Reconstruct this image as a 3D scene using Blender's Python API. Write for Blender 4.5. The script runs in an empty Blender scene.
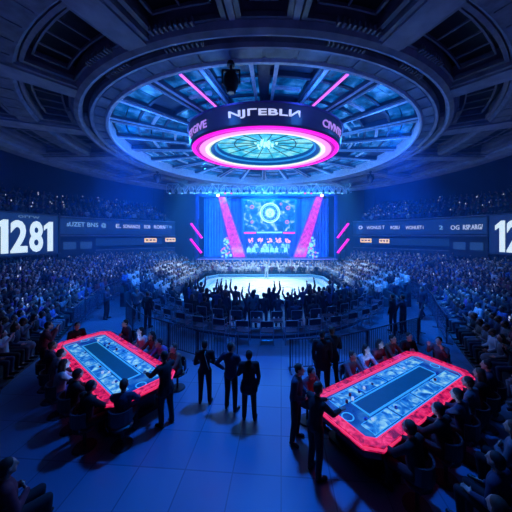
import bpy, bmesh, math, random
import numpy as np
from mathutils import Vector, Matrix, Quaternion, noise
random.seed(7)
R = math.radians
PI = math.pi
scn = bpy.context.scene
COL = scn.collection

# ---------------------------------------------------------------- camera
FPX = 245.0            # focal length in pixels of the 512 frame
CX, CY, EYE = 264.0, 236.0, 4.4
cam_d = bpy.data.cameras.new('camera')
cam_d.sensor_width = 36.0
cam_d.lens = 36.0 * FPX / 512.0
cam_d.shift_x = -(CX - 256.0) / 512.0
cam_d.shift_y = -(256.0 - CY) / 512.0
cam_d.clip_start = 0.05
cam_d.clip_end = 300
cam = bpy.data.objects.new('camera', cam_d)
cam.location = (0, 0, EYE)
cam.rotation_euler = (R(90), 0, 0)
COL.objects.link(cam)
scn.camera = cam

# ---------------------------------------------------------------- world, exposure
w = bpy.data.worlds.new('world')
scn.world = w
w.use_nodes = True
bg = w.node_tree.nodes['Background']
bg.inputs[0].default_value = (0.02, 0.07, 0.5, 1)
bg.inputs[1].default_value = 0.03
scn.view_settings.view_transform = 'Standard'
scn.view_settings.look = 'None'
scn.view_settings.gamma = 1.0
scn.view_settings.exposure = 0.0
scn.view_settings.use_curve_mapping = False
scn.cycles.volume_bounces = 0
scn.cycles.max_bounces = 5

# ---------------------------------------------------------------- lights
def light(name, kind, loc, energy, col, target=None, size=1.0, spot=60, blend=0.6, size_y=None, spread=None):
    d = bpy.data.lights.new(name, kind)
    d.energy = energy
    d.color = col
    if kind == 'AREA':
        d.size = size
        if size_y:
            d.shape = 'RECTANGLE'; d.size_y = size_y
        if spread: d.spread = R(spread)
    elif kind == 'SPOT':
        d.spot_size = R(spot); d.spot_blend = blend; d.shadow_soft_size = size
    elif kind == 'POINT':
        d.shadow_soft_size = size
    o = bpy.data.objects.new(name, d)
    o.location = loc
    if target is not None:
        o.rotation_euler = (Vector(target) - Vector(loc)).to_track_quat('-Z', 'Y').to_euler()
    COL.objects.link(o)
    return o

BLUE = (0.03, 0.16, 1.0)
SKYB = (0.10, 0.42, 1.0)
ICEW = (0.55, 0.86, 1.0)
VIOL = (0.35, 0.18, 1.0)
PINK = (1.0, 0.03, 0.55)
# rink flood lights, hung in a circle inside the central ring
for k in range(6):
    a = R(60 * k)
    light('rink_flood', 'SPOT', (0.1 + 5.5 * math.sin(a), 20.3 + 4.5 * math.cos(a), 10.2), 2900, (0.42, 0.80, 1.0), (0.1 + 0.8 * math.sin(a), 20.3 + 0.8 * math.cos(a), 0), 0.5, 50, 0.5)
light('rink_flood', 'SPOT', (0.1, 21.0, 10.2), 4200, (1.0, 0.93, 0.80), (0.3, 20.3, 0), 0.5, 36, 0.9)
# stage wash from the truss
light('stage_wash', 'AREA', (0, 30.6, 10.2), 5200, (0.0, 0.15, 1.0), (0, 35.5, 4.5), 15, size_y=0.6)
light('stage_wash', 'AREA', (0, 31.0, 2.2), 1500, (0.02, 0.25, 1.0), (0, 36, 5), 15, size_y=0.5)
light('crowd_wash', 'AREA', (0, 29.5, 9.6), 2600, (0.04, 0.28, 1.0), (0, 27.0, 0.5), 16, size_y=1.5)
light('crowd_wash', 'SPOT', (0, 24.5, 10.0), 8000, (0.42, 0.66, 1.0), (0, 28.6, 0.8), 0.5, 88, 0.6)  # added spot that brightens the far rows
light('truss_wash', 'AREA', (0, 28.2, 8.2), 450, (0.10, 0.40, 1.0), (0, 30.0, 10.3), 18, size_y=.4, spread=90)  # added light that brightens the truss from below, no fixture there
# added washes that brighten the stands, wings, walkways and floor
for sx in (-1, 1):
    light('house_wash', 'SPOT', (sx * 9.0, 22, 10.0), 3000, (0.07, 0.19, 1.0), (sx * 15.5, 23, 0.8), 0.5, 95, 0.9)
    light('house_wash', 'SPOT', (sx * 7.0, 21, 9.9), 5200, (0.42, 0.66, 1.0), (sx * 7.5, 21.5, 0.8), 0.4, 42, 0.7)  # added spots that brighten the wing benches
    light('house_wash', 'SPOT', (sx * 8.0, 14, 10.0), 950, (0.07, 0.15, 1.0), (sx * 13, 13.5, 0.8), 0.5, 90, 0.9)
    light('walkway_wash', 'SPOT', (sx * 6.5, 12, 10.0), 9000, (0.0, 0.17, 1.0), (sx * 7.9, 13.6, 0), 0.5, 60, 0.8)  # added to brighten the walkway floor
light('floor_wash', 'SPOT', (0.2, 8.5, 9.9), 5500, (0.0, 0.17, 1.0), (0.3, 7.2, 0), 0.4, 72, 0.9)
# added point lights that brighten the oculus around the ring display
for k in range(12):
    a = R(15 + 30 * k)
    light('ceiling_uplight', 'POINT', (8.4 * math.sin(a), 18.4 - 8.4 * math.cos(a), 10.0), 75, (0.03, 0.22, 1.0), None, 0.35)
for k in range(8):
    a = R(22.5 + 45 * k)
    light('ring_uplight', 'POINT', (5.0 * math.sin(a), 16.2 - 4.6 * math.cos(a), 10.0), 80, (0.05, 0.30, 1.0), None, 0.3)
# dim blue-violet wash on the outer coffers of the ceiling
for (x, y, e, c) in ((-6.5, 5.5, 38, (.16, .16, 1)), (6.5, 5.5, 38, (.16, .16, 1)), (0, 4.5, 22, (.2, .18, 1)), (-13, 12, 60, (0.03, 0.10, 1)), (13, 12, 60, (0.03, 0.10, 1)),
                  (-12, 22, 260, (0, .12, 1)), (12, 22, 260, (0, .12, 1))):
    light('coffer_wash', 'POINT', (x, y, 7.8), e * .62, c, None, 0.5)

# ---------------------------------------------------------------- materials
_m = {}
def mat(name, col=(0.5, 0.5, 0.5), rough=0.6, metal=0.0, emit=None, es=0.0, vary=0.15, scale=6.0, spec=0.5, bump=0.0):
    if name in _m: return _m[name]
    m = bpy.data.materials.new(name)
    m.use_nodes = True
    nt = m.node_tree; b = nt.nodes['Principled BSDF']
    b.inputs['Roughness'].default_value = rough
    b.inputs['Metallic'].default_value = metal
    b.inputs['Specular IOR Level'].default_value = spec
    tc = nt.nodes.new('ShaderNodeTexCoord')
    nz = nt.nodes.new('ShaderNodeTexNoise'); nz.inputs['Scale'].default_value = scale; nz.inputs['Detail'].default_value = 3
    nt.links.new(tc.outputs['Object'], nz.inputs['Vector'])
    cr = nt.nodes.new('ShaderNodeValToRGB')
    c0 = [max(0, c * (1 - vary)) for c in col]; c1 = [min(1, c * (1 + vary)) for c in col]
    cr.color_ramp.elements[0].position = 0.3; cr.color_ramp.elements[1].position = 0.7
    cr.color_ramp.elements[0].color = (*c0, 1); cr.color_ramp.elements[1].color = (*c1, 1)
    nt.links.new(nz.outputs['Fac'], cr.inputs[0])
    nt.links.new(cr.outputs[0], b.inputs['Base Color'])
    if bump:
        bp = nt.nodes.new('ShaderNodeBump'); bp.inputs['Strength'].default_value = bump; bp.inputs['Distance'].default_value = 0.02
        nt.links.new(nz.outputs['Fac'], bp.inputs['Height']); nt.links.new(bp.outputs[0], b.inputs['Normal'])
    if emit:
        b.inputs['Emission Color'].default_value = (*emit, 1)
        b.inputs['Emission Strength'].default_value = es
    _m[name] = m
    return m

def screen_mat(name, c0, c1, c2, es, scale=3.0, detail=4.0, lo=0.35, mid=0.5, hi=0.65, dist=0.0):
    """A lit display: a noise picture of three colours that emits."""
    if name in _m: return _m[name]
    m = bpy.data.materials.new(name); m.use_nodes = True
    nt = m.node_tree; b = nt.nodes['Principled BSDF']
    b.inputs['Roughness'].default_value = 0.25
    tc = nt.nodes.new('ShaderNodeTexCoord')
    nz = nt.nodes.new('ShaderNodeTexNoise'); nz.inputs['Scale'].default_value = scale; nz.inputs['Detail'].default_value = detail
    nz.inputs['Distortion'].default_value = dist
    nt.links.new(tc.outputs['Object'], nz.inputs['Vector'])
    cr = nt.nodes.new('ShaderNodeValToRGB'); e = cr.color_ramp.elements
    e[0].position = lo; e[0].color = (*c0, 1); e[1].position = hi; e[1].color = (*c2, 1)
    k = e.new(mid); k.color = (*c1, 1)
    nt.links.new(nz.outputs['Fac'], cr.inputs[0])
    nt.links.new(cr.outputs[0], b.inputs['Emission Color'])
    b.inputs['Emission Strength'].default_value = es
    b.inputs['Base Color'].default_value = (0.01, 0.01, 0.02, 1)
    _m[name] = m
    return m

def glow(name, col, es):
    return mat(name, tuple(c * 0.5 for c in col), 0.4, 0, col, es)

# ---------------------------------------------------------------- mesh helpers
class MB:
    def __init__(s): s.v = []; s.f = []; s.mi = []
    def add(s, vs, fs, mi=0):
        o = len(s.v); s.v += [tuple(v) for v in vs]; s.f += [tuple(i + o for i in f) for f in fs]; s.mi += [mi] * len(fs)
    def box(s, c, d, rz=0.0, mi=0, rot=None):
        x, y, z = d[0] / 2, d[1] / 2, d[2] / 2
        M = rot if rot is not None else Matrix.Rotation(rz, 3, 'Z')
        vs = [Vector(c) + M @ Vector(p) for p in ((-x,-y,-z),(x,-y,-z),(x,y,-z),(-x,y,-z),(-x,-y,z),(x,-y,z),(x,y,z),(-x,y,z))]
        s.add(vs, [(0,3,2,1),(4,5,6,7),(0,1,5,4),(1,2,6,5),(2,3,7,6),(3,0,4,7)], mi)
    def bar(s, p0, p1, a, b=None, mi=0):
        """box section bar from p0 to p1, a wide and b deep"""
        b = b or a; p0 = Vector(p0); p1 = Vector(p1); d = p1 - p0
        if d.length < 1e-6: return
        M = d.to_track_quat('Z', 'Y').to_matrix()
        s.box((p0 + p1) / 2, (a, b, d.length), rot=M, mi=mi)
    def tube(s, p0, p1, r0, r1=None, n=10, mi=0, caps=True):
        r1 = r0 if r1 is None else r1; p0 = Vector(p0); p1 = Vector(p1)
        M = (p1 - p0).to_track_quat('Z', 'Y').to_matrix(); vs = []
        for p, r in ((p0, r0), (p1, r1)):
            for k in range(n):
                a = 2 * PI * k / n; vs.append(p + M @ Vector((r * math.cos(a), r * math.sin(a), 0)))
        fs = [(k, (k + 1) % n, n + (k + 1) % n, n + k) for k in range(n)]
        if caps: fs += [tuple(reversed(range(n))), tuple(range(n, 2 * n))]
        s.add(vs, fs, mi)
    def path(s, pts, r, n=6, mi=0):
        for a, b in zip(pts, pts[1:]): s.tube(a, b, r, r, n, mi)
    def ball(s, c, r, nu=10, nv=7, mi=0, M=None):
        if not hasattr(r, '__len__'): r = (r, r, r)
        vs = [(0, 0, -1)]
        for j in range(1, nv):
            t = PI * j / nv - PI / 2
            for k in range(nu):
                a = 2 * PI * k / nu; vs.append((math.cos(t) * math.cos(a), math.cos(t) * math.sin(a), math.sin(t)))
        vs.append((0, 0, 1)); fs = []
        for k in range(nu): fs.append((0, 1 + (k + 1) % nu, 1 + k))
        for j in range(nv - 2):
            for k in range(nu):
                a = 1 + j * nu + k; b = 1 + j * nu + (k + 1) % nu; fs.append((a, b, b + nu, a + nu))
        L = len(vs) - 1
        for k in range(nu): fs.append((L, L - nu + k, L - nu + (k + 1) % nu))
        out = []
        for v in vs:
            q = Vector((v[0] * r[0], v[1] * r[1], v[2] * r[2]))
            if M is not None: q = M @ q
            out.append(Vector(c) + q)
        s.add(out, fs, mi)
    def capsule(s, p0, p1, r0, r1, n=10, mi=0):
        p0 = Vector(p0); p1 = Vector(p1); d = p1 - p0; L = d.length
        if L < 1e-5: s.ball(p0, r0, n, 6, mi); return
        M = d.to_track_quat('Z', 'Y').to_matrix(); vs = [p0 - M @ Vector((0, 0, r0))]; rings = []
        for t in (-60, -30, 0): rings.append((r0 * math.sin(R(t)), r0 * math.cos(R(t))))
        for t in (0, 30, 60): rings.append((L + r1 * math.sin(R(t)), r1 * math.cos(R(t))))
        for z, r in rings:
            for k in range(n):
                a = 2 * PI * k / n; vs.append(p0 + M @ Vector((r * math.cos(a), r * math.sin(a), z)))
        vs.append(p1 + M @ Vector((0, 0, r1))); fs = []
        for k in range(n): fs.append((0, 1 + (k + 1) % n, 1 + k))
        for j in range(len(rings) - 1):
            for k in range(n):
                a = 1 + j * n + k; b = 1 + j * n + (k + 1) % n; fs.append((a, b, b + n, a + n))
        E = len(vs) - 1
        for k in range(n): fs.append((E, E - n + k, E - n + (k + 1) % n))
        s.add(vs, fs, mi)
    def prism(s, poly, z0, z1, mi=0):
        n = len(poly); vs = [(p[0], p[1], z0) for p in poly] + [(p[0], p[1], z1) for p in poly]
        s.add(vs, [tuple(reversed(range(n))), tuple(range(n, 2 * n))] + [(k, (k + 1) % n, n + (k + 1) % n, n + k) for k in range(n)], mi)
    def frame_poly(s, outer, inner, z0, z1, mi=0):
        """closed band between two polygons with equal vertex counts"""
        n = len(outer)
        vs = [(p[0], p[1], z0) for p in outer] + [(p[0], p[1], z0) for p in inner] + [(p[0], p[1], z1) for p in outer] + [(p[0], p[1], z1) for p in inner]
        fs = []
        for k in range(n):
            j = (k + 1) % n
            fs += [(k, j, 2*n + j, 2*n + k), (n + j, n + k, 3*n + k, 3*n + j), (2*n + k, 2*n + j, 3*n + j, 3*n + k), (j, k, n + k, n + j)]
        s.add(vs, fs, mi)
    def polar(s, cx, cy, a0, a1, r0, r1, z0, z1, seg=None, mi=0, closed=False):
        """block between two radii and two angles (deg, 0 = towards the camera)"""
        seg = seg or max(1, int(abs(a1 - a0) / 3)); vs = []
        for k in range(seg + 1):
            a = R(a0 + (a1 - a0) * k / seg); si, co = math.sin(a), -math.cos(a)
            for r in (r0, r1):
                for z in (z0, z1): vs.append((cx + r * si, cy + r * co, z))
        fs = []
        for k in range(seg):
            o = 4 * k; p = o + 4
            fs += [(o, p, p + 2, o + 2), (o + 1, o + 3, p + 3, p + 1), (o, o + 1, p + 1, p), (o + 2, p + 2, p + 3, o + 3)]
        if not closed: fs += [(0, 2, 3, 1), (4 * seg, 4 * seg + 1, 4 * seg + 3, 4 * seg + 2)]
        s.add(vs, fs, mi)
    def lathe(s, prof, cx, cy, rx=1.0, ry=1.0, seg=96, mi=0, close=True):
        n = len(prof); vs = []
        for k in range(seg):
            a = 2 * PI * k / seg
            for (r, z) in prof: vs.append((cx + r * rx * math.sin(a), cy - r * ry * math.cos(a), z))
        fs = []
        for k in range(seg):
            o = k * n; p = ((k + 1) % seg) * n
            for j in range(n if close else n - 1):
                j2 = (j + 1) % n; fs.append((o + j, p + j, p + j2, o + j2))
        s.add(vs, fs, mi)
    def build(s, name, mats, parent=None, loc=None, rz=0.0, smooth=False, kind=None):
        me = bpy.data.meshes.new(name); me.from_pydata(s.v, [], s.f)
        if not isinstance(mats, (list, tuple)): mats = [mats]
        for m in mats: me.materials.append(m)
        if len(mats) > 1: me.polygons.foreach_set('material_index', s.mi)
        if smooth: me.polygons.foreach_set('use_smooth', [True] * len(me.polygons))
        me.update()
        b = bmesh.new(); b.from_mesh(me); bmesh.ops.recalc_face_normals(b, faces=b.faces); b.to_mesh(me); b.free()
        o = bpy.data.objects.new(name, me); COL.objects.link(o)
        if parent: o.parent = parent
        if loc: o.location = loc
        o.rotation_euler.z = rz
        if kind: o['kind'] = kind
        return o

def tag(o, label, cat=None, group=None, kind=None):
    o['label'] = label
    if cat: o['category'] = cat
    if group: o['group'] = group
    if kind: o['kind'] = kind
    return o
def empty(name, loc=(0, 0, 0), rz=0.0, label=None, cat=None, group=None):
    o = bpy.data.objects.new(name, None); o.empty_display_size = 0.2; COL.objects.link(o)
    o.location = loc; o.rotation_euler.z = rz
    if label: tag(o, label, cat, group)
    return o
KIDS = {}
def copy_tree(o, parent=None):
    c = o.copy(); COL.objects.link(c)
    if parent: c.parent = parent
    for ch in [x for x in o.children]: copy_tree(ch, c)
    return c
def px(x, y, D):
    """a point of the place at distance D seen at pixel x, y"""
    return ((x - CX) * D / FPX, D, EYE + (CY - y) * D / FPX)
def smooth_line(pts, n):
    """Catmull-Rom through pts, n samples by even parameter"""
    out = []; m = len(pts) - 1
    for i in range(n + 1):
        t = i / n * m; k = min(int(t), m - 1); f = t - k
        p0 = Vector(pts[max(k - 1, 0)]); p1 = Vector(pts[k]); p2 = Vector(pts[k + 1]); p3 = Vector(pts[min(k + 2, m)])
        out.append(0.5 * ((2 * p1) + (p2 - p0) * f + (2 * p0 - 5 * p1 + 4 * p2 - p3) * f * f + (3 * p1 - p0 - 3 * p2 + p3) * f ** 3))
    return out
def text_mesh(body, size=1.0, bold=0.0, shear=0.0, spacing=1.0):
    """flat text outline as (verts, faces); the curve object is removed again"""
    c = bpy.data.curves.new('text', 'FONT'); c.body = body; c.size = size; c.offset = bold; c.shear = shear; c.space_character = spacing
    c.resolution_u = 3; c.align_x = 'CENTER'; c.align_y = 'CENTER'
    o = bpy.data.objects.new('text', c); COL.objects.link(o)
    bpy.context.view_layer.update()
    dg = bpy.context.evaluated_depsgraph_get()
    me = bpy.data.meshes.new_from_object(o.evaluated_get(dg))
    b = bmesh.new(); b.from_mesh(me); bmesh.ops.triangulate(b, faces=b.faces)
    bmesh.ops.subdivide_edges(b, edges=[e for e in b.edges if e.calc_length() > size * 0.3], cuts=1)
    vs = [tuple(v.co) for v in b.verts]; fs = [tuple(v.index for v in f.verts) for f in b.faces]; b.free()
    bpy.data.objects.remove(o); bpy.data.curves.remove(c); bpy.data.meshes.remove(me)
    return vs, fs
def text_on(name, body, size, mp, m, parent, bold=0.0, shear=0.0, width=None, height=None, spacing=1.0):
    """text whose flat (x, y) is carried to the place by mp(x, y)"""
    vs, fs = text_mesh(body, size, bold, shear, spacing)
    xs = [v[0] for v in vs]; ys = [v[1] for v in vs]
    mx, my = (min(xs) + max(xs)) / 2, (min(ys) + max(ys)) / 2
    sx = width / (max(xs) - min(xs)) if width else 1; sy = height / (max(ys) - min(ys)) if height else 1
    b = MB(); front = [mp((v[0] - mx) * sx, (v[1] - my) * sy, 0.0) for v in vs]; back = [mp((v[0] - mx) * sx, (v[1] - my) * sy, 1.0) for v in vs]
    b.add(front, fs)
    n = len(vs); ec = {}
    for f in fs:
        for i in range(len(f)):
            e = (f[i], f[(i + 1) % len(f)]); ec[e] = ec.get(e, 0) + 1
    b.v += [tuple(q) for q in back]
    for f in fs: b.f.append(tuple(reversed([i + n for i in f]))); b.mi.append(0)
    for (i, j) in ec:
        if (j, i) not in ec: b.f.append((i, j, j + n, i + n)); b.mi.append(0)
    return b.build(name, m, parent)
# ================================================================ the setting
M_dark = mat('dark_steel', (0.035, 0.04, 0.055), 0.5, 0.3, spec=0.4)
M_black = mat('matt_black', (0.012, 0.012, 0.016), 0.7)
M_beam = mat('ceiling_beam_paint', (0.22, 0.23, 0.30), 0.55, scale=2.0, vary=0.25, bump=0.3)
M_band = mat('ceiling_band_paint', (0.12, 0.13, 0.17), 0.55, scale=3.0, vary=0.35, bump=0.3)
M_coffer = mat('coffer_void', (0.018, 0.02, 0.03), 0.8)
M_slat = mat('coffer_slat', (0.16, 0.16, 0.20), 0.5)
M_panel = screen_mat('oculus_panel', (0.0, 0.025, 0.12), (0.0, 0.09, 0.36), (0.04, 0.26, 0.95), 0.85, 1.6, 6, .35, .5, .7, .4)  # glow put into the panels to brighten them
M_rib = mat('oculus_rib', (0.62, 0.70, 0.85), 0.4)
M_ribdark = mat('oculus_rib_dark', (0.05, 0.08, 0.14), 0.5)
M_wall = mat('bowl_wall', (0.05, 0.06, 0.09), 0.8, scale=1.5)
M_conc = mat('concrete_step', (0.06, 0.065, 0.08), 0.85, scale=4.0)

def floor_mat():
    m = bpy.data.materials.new('arena_floor'); m.use_nodes = True
    nt = m.node_tree; b = nt.nodes['Principled BSDF']
    tc = nt.nodes.new('ShaderNodeTexCoord')
    mp = nt.nodes.new('ShaderNodeMapping'); mp.inputs['Rotation'].default_value = (0, 0, R(4))
    nt.links.new(tc.outputs['Object'], mp.inputs[0])
    br = nt.nodes.new('ShaderNodeTexBrick'); br.offset = 0.0
    br.inputs['Color1'].default_value = (0.10, 0.20, 0.30, 1); br.inputs['Color2'].default_value = (0.07, 0.16, 0.26, 1)
    br.inputs['Mortar'].default_value = (0.04, 0.10, 0.17, 1); br.inputs['Scale'].default_value = 1.0
    br.inputs['Mortar Size'].default_value = 0.012; br.inputs['Brick Width'].default_value = 0.9; br.inputs['Row Height'].default_value = 0.9
    nt.links.new(mp.outputs[0], br.inputs['Vector'])
    nt.links.new(br.outputs['Color'], b.inputs['Base Color'])
    nz = nt.nodes.new('ShaderNodeTexNoise'); nz.inputs['Scale'].default_value = 1.7; nz.inputs['Detail'].default_value = 4
    nt.links.new(tc.outputs['Object'], nz.inputs['Vector'])
    mr = nt.nodes.new('ShaderNodeMapRange'); mr.inputs['To Min'].default_value = 0.22; mr.inputs['To Max'].default_value = 0.5
    nt.links.new(nz.outputs['Fac'], mr.inputs['Value']); nt.links.new(mr.outputs[0], b.inputs['Roughness'])
    return m
b = MB(); b.box((0, 19, -0.05), (70, 50, 0.1)); b.build('floor', floor_mat(), kind='structure')

# --- the two stands (stepped bowl), left and mirrored right
INN_R = [(-3.5, 1.0), (-4.4, 3.0), (-5.3, 4.7), (-6.35, 6.4), (-7.0, 8.2), (-8.4, 11.2), (-10.6, 15.5), (-11, 19), (-10.7, 23), (-10.2, 26.5), (-9.8, 30)]
INN = [(-3.9, 0.8), (-4.8, 2.9), (-6.1, 4.7), (-7.5, 7.0), (-8.4, 9.8), (-9.5, 12.3), (-10.6, 15.5), (-11, 19), (-10.7, 23), (-10.2, 26.5), (-9.8, 30)]
OUT = [(-13, -1), (-15.5, 1.5), (-18, 4.5), (-19.6, 7.5), (-20.8, 10), (-21.5, 12.5), (-22, 16), (-21.8, 20.5), (-20.3, 25.5), (-16.8, 30.2), (-12.5, 34.5)]
NS = 80
INs_ = {-1: smooth_line([(x, y, 0) for x, y in INN], NS), 1: smooth_line([(x, y, 0) for x, y in INN_R], NS)}; OUs = smooth_line([(x, y, 0) for x, y in OUT], NS)
NR = 18
def bowl(side, s, t):
    f = s * NS; k = min(int(f), NS - 1); f -= k
    a = INs_[side][k].lerp(INs_[side][k + 1], f); c = OUs[k].lerp(OUs[k + 1], f); p = a.lerp(c, t)
    return Vector((p.x * (1 if side < 0 else -1), p.y, 0))   # side -1 = left, +1 = right
def row_z(r): return 0.10 + 1.10 * r / NR
for side, nm in ((-1, 'stand_left'), (1, 'stand_right')):
    b = MB()
    prof = []
    for r in range(NR):
        t0, t1, t2 = r / NR, (r + 0.5) / NR, (r + 1) / NR
        z = row_z(r)
        prof += [(t0, z), (t1, z), (t1, z + 0.42), (t2, z + 0.42)]
    prof = [(0, 0.0)] + prof + [(1.0, 0.0)]
    n = len(prof); vs = []
    for k in range(NS + 1):
        for (t, z) in prof:
            p = bowl(side, k / NS, t); vs.append((p.x, p.y, z))
    fs = []
    for k in range(NS):
        for j in range(n - 1): fs.append((k * n + j, k * n + j + 1, (k + 1) * n + j + 1, (k + 1) * n + j))
    fs += [tuple(range(n)), tuple(reversed(range(NS * n, NS * n + n)))]
    b.add(vs, fs)
    b.build(nm, M_conc, kind='structure')

# --- walls behind the stands: parapet, open concourse, fascia, upper tier, back wall
def wall_strip(b, side, prof, s0=0.0, s1=1.0, mi=0, n=60, close=True):
    """prof = (outward offset from the outer bowl line, z)"""
    m = len(prof); vs = []
    for k in range(n + 1):
        s = s0 + (s1 - s0) * k / n
        p = bowl(side, s, 1.0); q = bowl(side, min(1, s + 0.01), 1.0) - bowl(side, max(0, s - 0.01), 1.0)
        nrm = Vector((q.y, -q.x, 0)).normalized()
        if nrm.x * side < 0: nrm = -nrm
        for (o, z) in prof: vs.append((p.x + nrm.x * o, p.y + nrm.y * o, z))
    fs = []
    for k in range(n):
        for j in range(m if close else m - 1):
            j2 = (j + 1) % m; fs.append((k * m + j, k * m + j2, (k + 1) * m + j2, (k + 1) * m + j))
    if close: fs += [tuple(range(m)), tuple(reversed(range(n * m, n * m + m)))]
    b.add(vs, fs, mi)
UP_ROWS = 9
for side, nm in ((-1, 'left'), (1, 'right')):
    b = MB()
    wall_strip(b, side, [(0.05, 0), (0.25, 0), (0.25, 2.75), (0.05, 2.75)])
    wall_strip(b, side, [(2.6, 0), (2.8, 0), (2.8, 5.0), (2.6, 5.0)])
    wall_strip(b, side, [(0.05, 4.45), (0.3, 4.45), (0.3, 6.35), (0.05, 6.35)])
    b.build('wall_' + nm, M_wall, kind='structure')
    b = MB(); wall_strip(b, side, [(-0.02, 2.75), (0.32, 2.75), (0.32, 2.83), (-0.02, 2.83)])
    wall_strip(b, side, [(-0.05, 4.38), (0.35, 4.38), (0.35, 4.47), (-0.05, 4.47)])
    wall_strip(b, side, [(-0.05, 6.35), (0.35, 6.35), (0.35, 6.45), (-0.05, 6.45)])
    b.build('trim_1' if side < 0 else 'trim_2', M_beam, kind='structure')
    prof = [(0.3, 4.6)]
    for r in range(UP_ROWS):
        z = 6.1 + 0.30 * r; o = 0.3 + 0.85 * r
        prof += [(o, z), (o + 0.45, z), (o + 0.45, z + 0.42), (o + 0.85, z + 0.42)]
    prof += [(0.3 + 0.85 * UP_ROWS, 4.6)]
    b = MB(); wall_strip(b, side, prof); b.build('upper_tier_' + nm, M_conc, kind='structure')
    b = MB(); wall_strip(b, side, [(8.3, 4.6), (8.6, 4.6), (8.6, 15), (8.3, 15)]); b.build('wall_back_' + nm, M_wall, kind='structure')
b = MB(); b.box((0, 36.9, 6), (30, 0.3, 18)); b.build('wall_back', mat('stage_back_wall', (0.06, 0.07, 0.10), 0.8), kind='structure')
# glowing strips standing in for the lit concourse wall behind the openings
M_conclit = glow('concourse_glow', (0.02, 0.11, 0.42), 0.22)
for side, i in ((-1, 1), (1, 2)):
    b = MB(); wall_strip(b, side, [(2.5, 3.2), (2.55, 3.2), (2.55, 4.1), (2.5, 4.1)], 0.55, 0.98)
    b.build('window_%d' % i, M_conclit, kind='structure')

# --- the ceiling
CCX, CCY, CZ = 0.0, 18.4, 10.5
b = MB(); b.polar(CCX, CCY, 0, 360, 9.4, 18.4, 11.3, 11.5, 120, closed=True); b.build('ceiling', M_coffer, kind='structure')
b = MB(); b.box((0, 19, 15.05), (70, 50, 0.1)); b.build('ceiling_roof', M_black, kind='structure')
b = MB()   # outer rim
b.lathe([(16.9, 10.45), (17.3, 10.30), (18.1, 10.30), (18.3, 10.6), (18.3, 11.6), (16.9, 11.6)], CCX, CCY)
b.build('trim_3', M_beam, kind='structure')
b = MB()
b.lathe([(18.3, 10.7), (19.2, 11.0), (19.2, 11.6), (18.3, 11.6)], CCX, CCY); b.build('trim_4', M_band, kind='structure')
b = MB()   # tiled band between the coffer rows
b.lathe([(13.1, 10.62), (13.2, 10.5), (14.0, 10.5), (14.1, 10.62), (14.1, 11.4), (13.1, 11.4)], CCX, CCY)
for k in range(90): b.polar(CCX, CCY, k * 4 + 0.2, k * 4 + 3.8, 13.28, 13.92, 10.475, 10.51, 1)
b.build('trim_5', M_band, kind='structure')
b = MB()   # main ring, outer smooth lip
b.lathe([(10.95, 10.62), (11.0, 10.44), (11.12, 10.38), (11.3, 10.45), (11.4, 10.6), (11.4, 11.4), (10.95, 11.4)], CCX, CCY)
b.lathe([(10.52, 10.50), (10.55, 10.41), (10.66, 10.38), (10.72, 10.5), (10.72, 11.4), (10.52, 11.4)], CCX, CCY)
b.build('trim_6', M_beam, kind='structure')
b = MB()   # dark groove with vent grilles
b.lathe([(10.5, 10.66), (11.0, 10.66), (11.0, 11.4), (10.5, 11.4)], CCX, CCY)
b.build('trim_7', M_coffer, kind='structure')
b = MB()   # segmented inner band
b.lathe([(10.0, 10.5), (10.55, 10.5), (10.55, 11.4), (10.0, 11.4)], CCX, CCY)
for k in range(60):
    b.polar(CCX, CCY, k * 6 + 0.4, k * 6 + 5.6, 10.06, 10.49, 10.45, 10.52, 2)
b.build('trim_8', mat('ring_panel_paint', (0.16, 0.22, 0.34), 0.45, vary=0.45, scale=1.5), kind='structure')
b = MB()
b.lathe([(9.82, 10.46), (9.86, 10.38), (9.98, 10.38), (10.04, 10.46), (10.04, 11.6), (9.82, 11.6)], CCX, CCY)
b.build('trim_9', M_rib, kind='structure')
b = MB()   # vents (small fins) in the groove
for c0 in (-30, -14, 14, 30, -60, 60, 84, -84, 110, -110):
    for k in range(9):
        a = c0 + (k - 4) * 0.85
        b.polar(CCX, CCY, a, a + 0.38, 10.76, 10.92, 10.44, 10.66, 1)
        b.polar(CCX, CCY, a, a + 0.38, 11.42, 11.6, 10.52, 10.7, 1)
b.build('trim_10', M_slat, kind='structure')
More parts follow.
